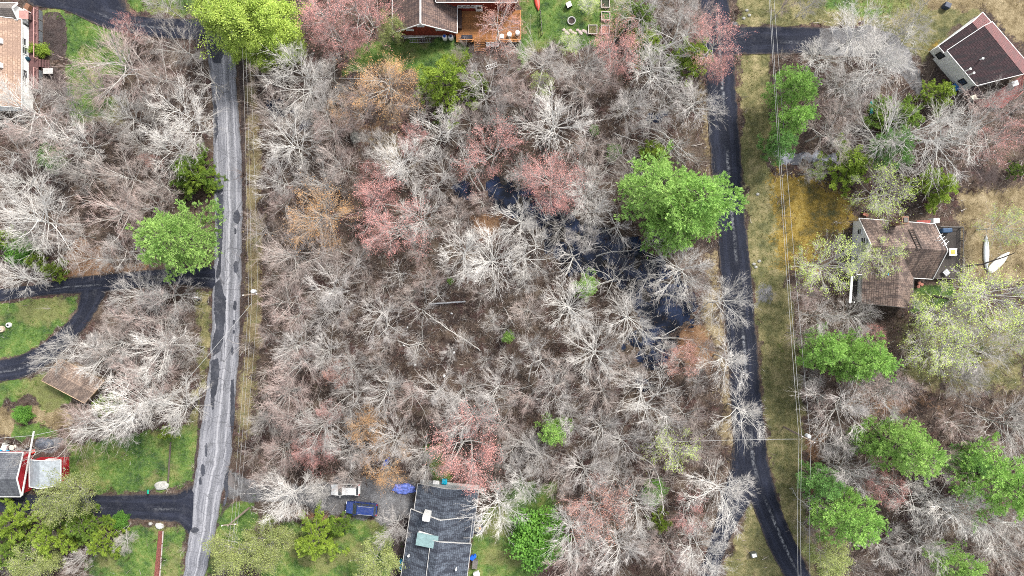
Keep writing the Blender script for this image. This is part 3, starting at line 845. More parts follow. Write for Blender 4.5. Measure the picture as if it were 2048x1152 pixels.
def conifer_proto(seed, h, Rc, whorls, per, droop, tuft, nt, blades_n, low=.2, shape='pine', bl=.34, bw=.05):
    rng = random.Random(seed); g = np.random.default_rng(seed)
    T = Grow(); CC = []; OO = []
    tp = curve_pts(np.array((0, 0, -.15)), np.array((0, 0, 1.)), h, 8, .012, 0, rng)
    T.branch(tp, .24, .04, 6, 0, .2)
    for w in range(whorls):
        t = low + (1 - low) * (w + rng.random() * .5) / whorls
        u = (t - low) / (1 - low)
        if shape == 'pine': L0 = Rc * (1 - u ** 2.2) ** .6 * (.62 + .38 * min(1, u * 3.2 + .2))
        else: L0 = Rc * (1 - u) ** .85 + .25
        n = per + rng.randint(-1, 1); a0 = rng.uniform(0, 6.28)
        for i in range(n):
            az = a0 + 6.283 * i / n + rng.gauss(0, .25)
            L = L0 * (rng.choice((.45, .7, .9, 1.05, 1.22)) * rng.uniform(.9, 1.1) if shape == 'pine' else rng.choice((.5, .75, .95, 1.1, 1.28)) * rng.uniform(.92, 1.08))
            el = math.radians(rng.gauss(6 + 36 * u if shape == 'pine' else -6 + 40 * u, 7))
            p, _ = at_t(tp, min(t, .999))
            dv = np.array((math.cos(az) * math.cos(el), math.sin(az) * math.cos(el), math.sin(el)))
            bp = curve_pts(p, dv, L, 4, .07, droop, rng)
            T.branch(bp, .05 + .008 * L, .015, 3, .2, .6)
            m = max(3, int(nt * L / Rc))
            # foliage gathers in a few puffs along each limb
            npf = max(2, int(L * 1.5)) if shape == 'pine' else max(2, int(L * 3))
            for _k in range(npf):
                t2 = min(.999, 1 - abs(rng.gauss(0, .40)))
                if t2 < .12: continue
                p2, d2 = at_t(bp, t2); dd = d2 / np.linalg.norm(d2)
                side = np.cross(dd, (0, 0, 1.)); side /= np.linalg.norm(side) + 1e-9
                wd = (L * .30 * (1.05 - .6 * t2) + .12) if shape == 'pine' else (L * .20 * (1.05 - .7 * t2) + .07)
                off = rng.uniform(-1, 1); c0 = p2 + side * off * wd + dd * abs(off) * .1
                k = max(3, m // npf + 1); sp = .26 if shape == 'pine' else .11
                loc = g.normal(0, sp, (k, 3)) * (1, 1, .55)
                CC.append(c0 + loc); o = dd + side * off * .7 + np.array((0, 0, .6 if shape == 'pine' else .15))
                OO.append(np.repeat(o[None] / np.linalg.norm(o), k, 0) + loc * (1.2 if shape == 'pine' else .6))
    c = np.repeat(np.concatenate(CC), blades_n, 0); o = np.repeat(np.concatenate(OO), blades_n, 0); n = len(c)
    e = o + g.normal(0, tuft, (n, 3)); e /= np.linalg.norm(e, axis=1, keepdims=True)
    s2 = np.cross(e, g.normal(0, 1, (n, 3))); s2 /= np.linalg.norm(s2, axis=1, keepdims=True) + 1e-9
    q = c + g.normal(0, .05, (n, 3)); ln = (bl * g.uniform(.7, 1.25, n))[:, None]
    V = np.stack([q - s2 * bw * .5, q + s2 * bw * .5, q + e * ln * .6 + s2 * bw, q + e * ln, q + e * ln * .6 - s2 * bw], 1).reshape(-1, 3)
    me = np_mesh('needles', V, np.arange(n * 5).reshape(-1, 5), 5); me.materials.append(None)
    return T.mesh('trunk'), me

BARK = {
 'w': bark_mat('pale_grey_bark', (.58, .56, .52), (.56, .52, .49)),
 'W': bark_mat('whitish_bark', (.76, .74, .69), (.73, .69, .64)),
 'g': bark_mat('grey_bark', (.52, .50, .46), (.50, .455, .42)),
 'p': bark_mat('pinkish_twigs', (.50, .46, .42), (.48, .395, .355)),
 'q': bark_mat('reddish_twigs', (.54, .50, .46), (.53, .40, .36)),
 'r': bark_mat('red_twigs', (.46, .42, .40), (.50, .31, .29)),
 'o': bark_mat('russet_twigs', (.44, .39, .34), (.48, .34, .22)),
 'd': bark_mat('dark_bark', (.13, .11, .10), (.2, .17, .15)),
}
LEAF = {
 'r': leaf_mat('red_buds', (.57, .23, .20), (.79, .41, .36), .2),
 's': leaf_mat('salmon_buds', (.58, .26, .19), (.80, .45, .34), .2),
 'o': leaf_mat('russet_buds', (.50, .25, .09), (.74, .43, .19), .2),
 'y': leaf_mat('pale_new_leaves', (.38, .53, .08), (.74, .88, .26), .35),
 'l': leaf_mat('yellow_green_leaves', (.23, .36, .045), (.58, .70, .15), .35),
 'L': leaf_mat('olive_leaves', (.15, .20, .05), (.46, .50, .18), .3),
 'P': leaf_mat('pine_needles', (.12, .28, .055), (.52, .79, .21), .3),
 'B': leaf_mat('bluish_pine_needles', (.08, .22, .055), (.40, .67, .21), .3),
 'Y': leaf_mat('bright_pine_needles', (.13, .30, .055), (.58, .82, .24), .3),
 'C': leaf_mat('yellowish_conifer_needles', (.075, .145, .016), (.40, .53, .07), .3),
 'D': leaf_mat('dark_conifer_needles', (.045, .10, .018), (.24, .36, .05), .3),
 'S': leaf_mat('shrub_leaves', (.045, .13, .02), (.20, .42, .06), .3),
}
BPROTO = []
for i, kw in enumerate([dict(), dict(nprim=18, nsec=7), dict(nprim=13, nsec=9, open_=1.1), dict(nprim=16), dict(nprim=12, nsec=9, low=.26, wob=.10), dict(nprim=14, lean=.05, open_=1.1, wob=.09), dict(nprim=19, nsec=7, low=.42), dict(nprim=11, nsec=9, wob=.11),
        dict(nprim=16, stems=2, nsec=7), dict(nprim=18, stems=3, nsec=7, low=.4), dict(nprim=13, asym=.4, lean=.06, wob=.09), dict(nprim=15, asym=.3, flat=.25, wob=.10), dict(nprim=9, nsec=10, nter=5, low=.5, wob=.12, th=.95), dict(nprim=20, nsec=8, th=.76, ntw=5), dict(nprim=22, nsec=7, th=.74, ntw=5, stems=2)]):
    T, C = bare_proto(100 + i, **kw)
    BPROTO.append((T.mesh('trunk'), C.mesh('crown'), quads_mesh('buds', C.ends, .075, 7 + i, .15, 2, 1.5, .62), C.ends, C.twig))
SPARSE = []
for i in range(3):
    T, C = bare_proto(200 + i, nprim=7, nsec=6, nter=5, ntw=2, low=.3, th=1.15, lean=.06, wob=.13)
    SPARSE.append((T.mesh('trunk'), C.mesh('crown'), quads_mesh('buds', C.ends, .15, 8, .08), C.ends))
LEAFY = {'y': [quads_mesh('leaves', b[3], .105, 9, .14, 2, 1.8, .42) for b in BPROTO[:2]], 'l': [quads_mesh('leaves', np.concatenate([b[3], b[4]]), .17, 10, .34, 6) for b in BPROTO[2:4]], 'L': [quads_mesh('leaves', np.concatenate([b[3], b[4]]), .13, 11, .28, 3) for b in BPROTO[4:6]]}
PINE = [conifer_proto(300 + i, 16, 4.6, 13, 6, .05, .5, 64, 11, .2, 'pine', .30, .026) for i in range(4)]
SPRUCE = [conifer_proto(320 + i, 11, 3.4, 14, 5, -.02, .40, 62, 8, .08, 'spruce', .27, .030) for i in range(3)]
def shrub_proto(seed):
    g = np.random.default_rng(seed); r_ = random.Random(seed)
    a = g.normal(0, 1, (5200, 3)); a /= np.linalg.norm(a, axis=1, keepdims=True)
    lump = 1 + .30 * np.sin(a[:, 0] * 5 + seed) * np.sin(a[:, 1] * 6) + .2 * np.sin(a[:, 2] * 9 + a[:, 0] * 7) + .15 * np.sin(a[:, 1] * 15 + seed * 3)
    rr = (lump * (1 - .5 * g.random(5200) ** 2))[:, None]
    pts = a * rr * (1, 1, .9) + (0, 0, .95)
    gr = Grow()
    for i in range(9):
        az = i * 2.4; gr.branch(curve_pts(np.array((0, 0, -.1)), np.array((math.cos(az) * .5, math.sin(az) * .5, 1)), 1.3, 3, .1, 0, r_), .05, .015, 3, 0, .5)
    return gr.mesh('stem'), quads_mesh('leaves', pts, .095, seed, .07)
SHRUB = [shrub_proto(1), shrub_proto(2)]

def part(name, me, mat, parent):
    o = bpy.data.objects.new(name, me); COL.objects.link(o); o.parent = parent
    o.material_slots[0].link = 'OBJECT'; o.material_slots[0].material = mat
    return o

TREES = []   # (root, phrase, px, py)
GREENS = {'P', 'B', 'Y'}; SPR = {'C', 'D'}
PHR = {'w': 'pale grey bare tree', 'W': 'whitish bare tree', 'g': 'grey bare tree', 'p': 'pinkish-brown bare tree', 'q': 'bare tree with faint reddish twigs',
       'r': 'tree with red buds', 's': 'tree with salmon buds', 'o': 'tree with russet-orange buds', 'y': 'pale yellow-green leafing tree', 'l': 'bright yellow-green leafed tree', 'L': 'olive leafed tree',
       'P': 'bright green pine', 'B': 'deep green pine', 'Y': 'light green pine', 'C': 'yellow-green conifer', 'D': 'dark green conifer', 'S': 'green leafy shrub', 'k': 'crooked half-dead grey tree'}
GRP = {'w': 'bare trees of the wood', 'W': 'bare trees of the wood', 'g': 'bare trees of the wood', 'p': 'bare trees of the wood', 'q': 'bare trees of the wood', 'k': 'bare trees of the wood', 'r': 'red-budding trees', 's': 'red-budding trees', 'o': 'russet-budding trees',
       'y': 'trees in new leaf', 'l': 'trees in new leaf', 'L': 'trees in new leaf', 'P': 'pines', 'B': 'pines', 'Y': 'pines', 'C': 'small conifers', 'D': 'small conifers', 'S': 'green shrubs'}
def tree(k, px, py, r, h=None, size=None):
    """k: look; px,py: where the crown's middle shows; r: its radius there, in photograph pixels"""
    Rw = r / PXM
    if h is None:
        if k in GREENS: h = 7 + 1.45 * Rw
        elif k in SPR: h = 2.6 + 1.25 * Rw
        elif k == 'S': h = 1.5 * Rw
        else: h = 5.2 + 1.45 * Rw
    zc = h * (.5 if k in SPR or k == 'S' else .64)
    loc = P(px, py, zc); Rw *= (CAM_H - zc) / CAM_H
    root = empty({'P': 'pine_tree', 'B': 'pine_tree', 'Y': 'pine_tree', 'C': 'conifer_tree', 'D': 'conifer_tree', 'S': 'leafy_shrub', 'y': 'leafing_tree', 'l': 'leafing_tree', 'L': 'leafing_tree', 'r': 'budding_tree', 's': 'budding_tree', 'o': 'budding_tree'}.get(k, 'bare_tree'),
                 (loc.x, loc.y, -.05), R.uniform(0, 6.28))
    if k in GREENS or k in SPR:
        pr, hh, rr = (PINE, 16, 4.9) if k in GREENS else (SPRUCE, 11, 3.4)
        a, b = R.choice(pr)
        part('trunk', a, BARK['d'], root); part('crown', b, LEAF[k], root)
        root.scale = (Rw / rr, Rw / rr * R.uniform(.92, 1.08), h / hh)
    elif k == 'S':
        a, b = R.choice(SHRUB)
        part('stem', a, BARK['d'], root); part('foliage', b, LEAF['S'], root)
        root.scale = (Rw, Rw * R.uniform(.85, 1.1), Rw * .75)
    else:
        if k == 'k': a, c, bu = R.choice(SPARSE)[:3]; bk = 'w'
        else:
            i = {'y': R.randrange(2), 'l': 2 + R.randrange(2), 'L': 4 + R.randrange(2)}.get(k, R.choice((0, 1, 2, 3, 6, 8, 9, 10, 13, 14)) if k in 'Ww' else R.randrange(len(BPROTO)))
            a, c, bu = BPROTO[i][:3]; bk = {'y': 'w', 'l': 'g', 'L': 'g', 's': 'r'}.get(k, k)
        tb = {'q': 'g', 'r': 'g', 'p': 'g', 'o': 'g'}.get(bk, bk)
        part('trunk', a, BARK[tb], root)
        cr = part('crown', c, BARK[bk], root)
        if k in 'rso': part('buds', bu, LEAF[k], cr)
        if k in 'ylL': part('leaves', LEAFY[k][i % 2], LEAF[k], cr)
        root.scale = (Rw / 4.6, Rw / 4.6 * R.uniform(.9, 1.1), h / 13.5)
    TREES.append((root, k, px, py, r))
    return root

T_LIST = '''
g 325 5 38; r 262 56 26; q 226 122 84; g 362 90 52; p 318 148 58; W 253 230 50; W 370 235 60; k 414 165 34; W 40 213 70; p 105 185 42; w 140 215 42; q 97 264 62; W 143 292 58; W 340 293 52; g 270 290 42; s 302 318 20; D 382 345 46; p 240 350 56; g 160 347 46; W 36 372 62; p 22 302 52; p 320 372 42; S 104 315 22; C 385 350 40; q 190 170 50; g 300 215 40;
W 77 437 88; q 230 425 62; p 292 402 46; w 238 512 44; Y 358 470 86 17; C 8 478 26; C 68 522 20; C 104 540 22; S 40 502 26; W 33 556 44; w 276 592 52; w 334 590 58; q 300 642 62; W 320 700 64; w 196 690 48; W 128 694 36; W 96 726 32; p 250 690 52; W 205 722 50; q 290 756 62; p 140 470 42; p 180 520 36; g 60 470 40; p 345 650 40; g 375 700 34; p 250 645 38;
W 275 806 76; W 352 812 58; q 160 856 62; W 215 852 56; C 207 812 24; S 45 828 16; C 330 868 15; L 138 990 50; C 25 1050 46; C 112 1072 54; D 165 1052 42; C 205 1085 36; S 240 1040 14; L 60 1132 42; L 474 1108 54; D 20 1110 44; k 58 912 34; g 245 1085 26 4;
l 470 34 62 12; l 545 46 52 12; l 522 98 34; l 430 18 30; l 494 78 36; l 570 90 30; r 652 32 78; r 724 26 64; r 676 82 48; L 776 56 26; W 596 158 66; g 655 150 44; p 560 230 56; g 645 215 56; W 590 288 64; q 660 262 52; o 768 160 66; C 892 160 64 12; p 928 110 28; s 996 54 58; w 968 172 56; q 1012 130 42; W 882 262 54; r 828 276 32; W 805 328 60; r 990 300 66; r 750 362 42; w 876 354 50; w 562 358 52; w 642 366 50; p 684 330 46; q 720 215 40; p 830 205 36; o 684 228 28; k 935 335 40; p 935 235 40; g 750 290 38;
g 1081 124 66; g 1160 128 58; r 1236 96 54; W 1342 76 64; W 1312 142 58; r 1430 86 54; q 1398 34 42; r 1434 132 28; w 1292 14 52; D 1278 32 40; w 1372 10 46; w 1254 216 46; W 1110 256 78; p 1172 184 52; q 1060 200 50; w 1322 220 46; w 1398 208 54; k 1356 296 48; C 1312 312 36; Y 1325 385 88 17; P 1405 400 84 17; P 1360 440 78 16; r 1104 362 62; w 1044 346 38; W 1162 372 48; p 1212 328 46; C 1382 108 42; C 1296 88 40; q 1215 150 46; p 1180 290 44; k 1250 300 40; q 1020 180 40; S 1188 260 9; S 1230 300 12; S 1222 316 9; g 1270 345 36; w 1000 235 40; y 1082 170 24; y 1135 85 22 3; y 1178 8 20 3;
q 556 410 44; o 646 428 66; r 756 408 64; r 790 458 56; W 846 438 50; W 922 510 68; W 988 518 70; p 580 510 58; w 674 582 60; p 574 560 48; q 580 614 54; w 660 622 42; w 762 642 58; w 592 690 52; w 650 700 48; q 592 726 56; s 675 748 27; w 702 736 42; k 870 592 34; k 800 545 36; k 842 628 38; k 838 692 34; w 985 642 22; k 1012 662 28; w 930 682 22; p 760 702 30; w 752 736 28; w 830 712 22; w 900 706 20; w 972 722 20; p 700 520 44; p 640 500 46; p 620 450 40; q 860 560 30; p 720 560 34; W 1048 560 34; p 960 590 28; p 1060 620 40; w 1062 690 30; k 1085 722 42; p 820 590 28; Y 1016 675 15 6; Y 900 562 8 3;
W 1040 436 52; k 1096 440 44; W 1064 506 58; r 1120 372 44; W 1182 402 52; k 1156 516 58; k 1232 458 50; Y 1174 568 28 6; k 1236 556 56; W 1362 534 66; W 1444 608 58; W 1140 616 64; W 1262 640 60; W 1194 702 64; W 1458 718 58; s 1366 716 36; p 1410 700 42; k 1310 488 34; k 1120 452 36; k 1260 590 38; k 1345 596 40; k 1290 560 36; w 1170 470 34; w 1330 690 34; p 1400 560 44; p 1260 740 40; p 1130 740 42; k 1396 632 30;
q 572 788 62; q 594 832 62; w 650 852 58; o 732 848 42; r 658 822 24; r 620 910 38; q 560 902 52; w 692 898 44; w 702 800 48; w 772 790 52; w 790 876 50; g 842 904 46; o 778 944 46; g 850 936 44; W 574 1002 64; W 640 984 30; r 935 905 72 12; w 938 838 60; W 990 1010 54; w 786 1058 38; C 628 1080 48; L 745 1122 46; L 532 1090 44; w 992 790 48; p 1012 850 48; w 880 786 44; w 922 792 42; q 820 800 44; g 530 838 40; p 740 900 40; r 640 890 30; p 890 840 36; D 676 1052 22; p 540 950 34;
Y 1110 862 36 9; W 1296 794 70; W 1486 824 58; y 1344 902 46; W 1446 992 72; r 1372 1026 38; w 1172 944 50; w 1250 884 52; W 1270 1014 54; C 1320 1047 23; s 1190 1020 64; W 1140 1062 60; w 1232 1100 66; W 1404 1102 62; S 1075 1085 46 7; q 1150 1130 48; W 1042 962 42; q 1062 802 46; w 1112 788 48; w 1202 862 50; p 1310 960 44; p 1380 830 48; w 1080 910 44; w 1330 850 44; q 1380 1130 36; p 1290 1090 40; w 1140 840 40; w 1230 950 40; p 1120 960 40; q 1340 1100 44; w 1040 900 44; S 1310 985 22 4; p 1210 780 44; p 1400 900 40;
q 1572 12 26; w 1622 6 26; W 1722 64 58; W 1642 118 44; W 1766 124 78; w 1700 170 52; w 1812 64 52; p 1654 262 58; P 1590 172 50; P 1588 238 44; B 1560 290 36; D 1796 236 54; C 1880 190 36; W 1806 282 92; W 1896 262 82; q 1962 246 68; r 1992 284 46; C 1700 330 50; w 1625 338 27; C 1880 374 42; y 1770 384 54; D 2042 340 16; B 1790 300 46; w 1694 268 40; q 1630 215 36; p 1690 215 40; w 2010 190 40;
y 1652 526 56; y 1756 522 42; w 1640 632 42; w 1712 634 48; P 1652 702 52; P 1736 716 58; P 1694 716 50; y 1985 590 76; y 1892 640 64; y 1880 704 60; w 1962 700 62; y 2040 660 50; y 2010 452 42; q 1742 772 42; q 1620 590 30; r 1745 675 26; w 1930 760 40;
w 1692 806 68; w 1760 792 54; q 1802 770 44; Y 1806 894 70 17; P 2004 966 88 18; P 1696 1036 70 16; B 1642 966 42; L 1655 1112 42; Y 1920 1138 52; w 1662 880 38; w 1690 946 58; W 1832 1000 54; W 1902 1022 64; W 1962 1046 58; w 2020 852 62; r 1772 976 36; q 1862 920 40; w 1852 1090 54; w 1780 1100 48; g 2002 1112 52; B 1940 925 32; k 1640 1010 30; q 1640 800 36; w 2040 1060 44; q 1920 850 36; P 1740 890 36 12;
'''
for t_ in T_LIST.replace('\n', ' ').split(';'):
    a = t_.split()
    if a: tree(a[0], float(a[1]), float(a[2]), float(a[3]), float(a[4]) if len(a) > 4 else None)

# smaller bare trees that fill the gaps of the wood
cnt = 0
for _ in range(4000):
    px, py = R.uniform(-10, 2058), R.uniform(-10, 1162)
    r = R.uniform(24, 44)
    gi = int(np.abs(gx - (px - 1024) / PXM).argmin()); gj = int(np.abs(gy - (576 - py) / PXM).argmin())
    if in_house(np.array([px]), np.array([py]), 26)[0] or onroad[max(0, gj - 4):gj + 5, max(0, gi - 4):gi + 5].any(): continue
    if wood[gj, gi] < .75 or ((px - 905) / 150) ** 2 + ((py - 655) / 90) ** 2 < 1: continue
    if any(math.hypot(px - t[2], py - t[3]) < .70 * (r + t[4]) for t in TREES): continue
    tree(R.choice('ppqgwpq'), px, py, r); cnt += 1
    if cnt > 34: break
# ---------------------------------------------------------------- buildings
WS = {}
def place(name, px, py, label, cat, group=None):
    """root of a thing whose parts are given in world coordinates"""
    p = P(px, py); o = empty(name, (p.x, p.y, 0)); tag(o, label, cat, group); WS[o] = Matrix.Translation((-p.x, -p.y, 0))
    return o
_mo = mesh_obj
def mesh_obj(name, verts, faces, mat=None, parent=None, smooth=False, uvs=None):
    o = _mo(name, verts, faces, mat, parent, smooth, uvs)
    if parent in WS: o.matrix_parent_inverse = WS[parent]
    return o

M_WHITE = M('white_paint', (.80, .80, .78), .6, .08)
M_OFFW = M('weathered_white_siding', (.82, .83, .80), .7, .08, 2)
M_GLASS = paint_mat('dark_window_glass', (.035, .045, .055), .08)
M_REDW = M('barn_red_siding', (.17, .026, .016), .8, .2, 2)
M_CRIM = M('crimson_siding', (.36, .012, .02), .75, .15, 2)
M_CREAM = M('cream_siding', (.60, .58, .47), .7, .1)
M_DKWOOD = M('weathered_grey_wood', (.13, .12, .11), .85, .3, 4)
M_METAL = M('dull_metal', (.45, .46, .47), .4, .15, 3, .6)
M_STEEL = M('galvanised_steel', (.40, .41, .42), .45, .2, 2, .3)
M_BLACKP = M('black_plastic', (.015, .016, .02), .5)
M_BLUE = M('blue_plastic', (.01, .10, .55), .4)
M_LBLUE = M('light_blue_plastic', (.02, .35, .62), .4)
M_TEAL = M('teal_tarp', (.0, .35, .33), .6)
M_CONC = M('concrete', (.42, .41, .39), .85, .2, 3)
M_BRICK = M('chimney_brick', (.25, .14, .10), .9, .3, 6)
M_POLE = M('grey_pole_wood', (.25, .20, .16), .9, .25, 2)
M_ROCK = M('pale_rock', (.36, .355, .33), .9, .25, 2, bump=.6)
M_DKROCK = M('mossy_rock', (.22, .22, .20), .9, .35, 2, bump=.6)
M_REDP = M('red_plastic', (.62, .05, .035), .4)
M_WIRE = M('aluminium_wire', (.38, .38, .37), .5)

def plank_mat(name, c, ang=0.0, w=.16):
    k = NT(name); tc = k.n('TexCoord').outputs['Object']
    mp = k.n('Mapping'); mp.inputs['Rotation'].default_value = (0, 0, ang); k.put(mp.inputs[0], tc)
    br = k.n('TexBrick'); k.put(br.inputs['Vector'], mp.outputs[0]); br.inputs['Scale'].default_value = 1
    br.inputs['Brick Width'].default_value = 3.2; br.inputs['Row Height'].default_value = w; br.inputs['Mortar Size'].default_value = .014
    br.inputs['Color1'].default_value = (*c, 1); br.inputs['Color2'].default_value = (*[v * .68 for v in c], 1); br.inputs['Mortar'].default_value = (*[v * .2 for v in c], 1)
    n = k.ramp(k.noise(tc, 1.3, 5, .7), .35, .7)
    k.col(k.mix(n, k.mix(.35, br.outputs[0], (.05, .04, .035)), br.outputs[0])); k.b.inputs['Roughness'].default_value = .85
    k.bump(br.outputs['Fac'], .5, -.02)
    return k.m

def gable(root, F, B, roofmat, wallmat, ov=.3, thick=.16, trim=None, endov=None):
    """F, B: (left eave, ridge, right eave) at the two ends"""
    LF, AF, RF = F; LB, AB, RB = B; endov = ov if endov is None else endov
    dz = Vector((0, 0, thick))
    u1 = (AB - AF).length
    sl, sr = (AF - LF).length, (RF - AF).length
    vs = [LF, AF, RF, LB, AB, RB] + [p - dz for p in (LF, AF, RF, LB, AB, RB)]
    uv = [(0, sl), (0, 0), (0, sr), (u1, sl), (u1, 0), (u1, sr)] * 2
    fs = [(0, 1, 4, 3), (1, 2, 5, 4), (6, 9, 10, 7), (7, 10, 11, 8), (0, 3, 9, 6), (2, 8, 11, 5), (0, 6, 7, 1), (1, 7, 8, 2), (3, 4, 10, 9), (4, 5, 11, 10)]
    roof = mesh_obj('roof', vs, fs, roofmat, root, uvs=uv)
    w = (RF - LF); w.z = 0; w.normalize(); l = (LB - LF); l.z = 0; l.normalize()
    dn = Vector((0, 0, thick + .02))
    e = [LF + w * ov + l * endov - dn, RF - w * ov + l * endov - dn, RB - w * ov - l * endov - dn, LB + w * ov - l * endov - dn]
    for p in e: p.z += .12
    g = [Vector((p.x, p.y, -.1)) for p in e]
    aF = AF + l * endov - dn; aB = AB - l * endov - dn
    mesh_obj('wall', g + e + [aF, aB], [(0, 1, 5, 8, 4), (1, 2, 6, 5), (2, 3, 7, 9, 6), (3, 0, 4, 7), (4, 8, 9, 7), (8, 5, 6, 9), (3, 2, 1, 0)], wallmat, root)
    if trim:
        up = Vector((0, 0, .03))
        for a, b in ((LF, AF), (AF, RF), (LB, AB), (AB, RB)):
            o = -l * .035 if a in (LF, AF) and b in (AF, RF) else l * .035
            MB().bar(a + o - up, b + o - up, .07, .24).build('rake_trim', trim, roof)
        for a, b, s in ((LF, LB, -1), (RF, RB, 1)): MB().bar(a + w * s * .05 - up, b + w * s * .04 - up, .08, .14).build('gutter', trim, roof)
    return roof, g

def window(root, a, b, t, z, w, h, out, frame=None, rail=True):
    """on the wall line a-b; out: +1 or -1 side"""
    a = Vector((a.x, a.y, 0)); b = Vector((b.x, b.y, 0)); d = (b - a).normalized(); n = Vector((-d.y, d.x, 0)) * out
    c = a.lerp(b, t) + n * .03; c.z = z
    q = lambda u, v, o=0: c + d * u + Vector((0, 0, v)) + n * o
    fr = MB()
    for u0, v0, u1, v1 in ((-w / 2 - .06, -h / 2, -w / 2 - .06, h / 2), (w / 2 + .06, -h / 2, w / 2 + .06, h / 2)): fr.bar(q(u0, v0), q(u1, v1), .12, .12)
    for v in (-h / 2 - .06, h / 2 + .06): fr.bar(q(-w / 2 - .12, v), q(w / 2 + .12, v), .12, .12)
    if rail: fr.bar(q(-w / 2, 0), q(w / 2, 0), .07, .05)
    f = fr.build('window', frame or M_WHITE, root)
    MB().add([q(-w / 2, -h / 2, .01), q(w / 2, -h / 2, .01), q(w / 2, h / 2, .01), q(-w / 2, h / 2, .01), q(-w / 2, -h / 2, -.05), q(w / 2, -h / 2, -.05), q(w / 2, h / 2, -.05), q(-w / 2, h / 2, -.05)],
             [(0, 1, 2, 3), (7, 6, 5, 4), (0, 4, 5, 1), (1, 5, 6, 2), (2, 6, 7, 3), (3, 7, 4, 0)]).build('pane', M_GLASS, f)
    return f

def slab(root, name, pts, t, mat):
    """flat or sloping plate from its top outline"""
    n = len(pts); dn = Vector((0, 0, t))
    l0 = pts[0]; e = (pts[1] - pts[0]).normalized(); f_ = (pts[-1] - pts[0]); f_ = (f_ - e * f_.dot(e)).normalized()
    uv = [((p - l0).dot(e), (p - l0).dot(f_)) for p in pts] * 2
    return mesh_obj(name, list(pts) + [p - dn for p in pts], [tuple(range(n)), tuple(range(2 * n - 1, n - 1, -1))] + [(i, i + n, (i + 1) % n + n, (i + 1) % n) for i in range(n)], mat, root, uvs=uv)

# --- red house with the wooden deck
RF_BROWN = shingle_mat('brown_shingles', (.19, .125, .105), (.27, .185, .15), (.075, .055, .055))
hb = place('red_house', 850, 20, 'red-walled house with brown shingle roof and front gable above the back lawn', 'house')
LF, AF, RF = P(785, 66, 2.2), P(841, 44, 6.0), P(914, 66, 2.2); dd = Vector((0, 14, 0))
RF.y = LF.y; AF.y = LF.y
gable(hb, (LF, AF, RF), (LF + dd, AF + dd, RF + dd), RF_BROWN, M_REDW, .32, trim=M_WHITE, endov=.22)
wy = LF.y + .22
for px, z, w in ((841, 4.6, .85), (820, 3.0, .9), (879, 3.0, .9)):
    x = P(px, 60, z).x; window(hb, Vector((x - 1, wy, 0)), Vector((x + 1, wy, 0)), .5, z, w, .42, -1, rail=False)
MB().box((AF.x, wy - .04, .25), (9.0, .1, .5)).build('foundation', M_CONC, hb)
MB().bar(AF + Vector((0, .1, .06)), AF + Vector((0, 14, .06)), .22, .1).build('ridge_vent', M_WHITE, hb)
a, b = P(872, 4, 5.0), P(1034, 4, 5.0); b.y = a.y
gable(hb, (a, a + Vector((0, 5, 2.3)), a + Vector((0, 10, 0))), (b, b + Vector((0, 5, 2.3)), b + Vector((0, 10, 0))), RF_BROWN, M_REDW, .4, trim=M_WHITE, endov=.3)
wa, wb = a + Vector((.3, .4, 0)), b + Vector((-.3, .4, 0))
for px in (920, 929, 938, 945.5):
    t = (P(px, 20, 2.2).x - wa.x) / (wb.x - wa.x); window(hb, wa, wb, t, 2.3, .5, .62, -1, rail=False)
MB().box((P(958, 20, 1.8).x, wa.y - .05, 1.75), (1.05, .1, 2.2)).build('door', M_WHITE, hb)
MB().box((P(958, 20, 2).x, wa.y - .12, 2.1), (.55, .05, .8)).build('door_pane', M_GLASS, hb)
M_DECK = plank_mat('orange_stained_planks', (.40, .17, .055))
dk = [P(913, 84, .6), P(1042, 84, .6), P(1042, 30, .6), P(913, 30, .6)]
for p in dk[2:]: p.y = wa.y + .1
dk[0].y = dk[1].y; dk[0].x = dk[3].x = RF.x - .25; dk[1].x = dk[2].x
deck = slab(hb, 'deck', dk, .18, M_DECK)
M_RAILW = M('orange_rail_wood', (.42, .20, .08), .8, .2)
rail = MB(); y0 = dk[0].y + .06
def railing(parent, a, b, mat, h=1.0, gap=.35):
    a = Vector(a); b = Vector(b); o = MB().bar(a + Vector((0, 0, h)), b + Vector((0, 0, h)), .12, .07)
    r = o.build('handrail', mat, parent); n = max(1, int((b - a).length / 1.6))
    for i in range(n + 1): MB().box(a.lerp(b, i / n) + Vector((0, 0, h / 2)), (.1, .1, h)).build('rail_post', mat, r)
    m = int((b - a).length / gap)
    bal = MB()
    MB().bar(a + Vector((0, 0, .15)), b + Vector((0, 0, .15)), .06, .05).build('bottom_rail', mat, r)
    for i in range(1, m): MB().box(a.lerp(b, i / m) + Vector((0, 0, h / 2)), (.04, .04, h - .1)).build('baluster', mat, r)
    return r
railing(hb, (RF.x + .2, y0, .6), (P(948, 84, .6).x, y0, .6), M_RAILW, .95, .5)
railing(hb, (P(971, 84, .6).x, y0, .6), (dk[1].x - .06, y0, .6), M_RAILW, .95, .5)
railing(hb, (dk[1].x - .06, y0, .6), (dk[1].x - .06, wa.y - .3, .6), M_RAILW, .95, .6)
xs0, xs1 = P(949, 90, .5).x, P(970, 90, .5).x
for i in range(4): MB().box(((xs0 + xs1) / 2, dk[0].y - .16 - .3 * i, .48 - .13 * i), (xs1 - xs0, .29, .05)).build('step', M_DECK, hb)
for x in (xs0, xs1): MB().bar((x, dk[0].y, .52), (x, dk[0].y - 1.3, .02), .06, .22).build('stringer', M_RAILW, hb)

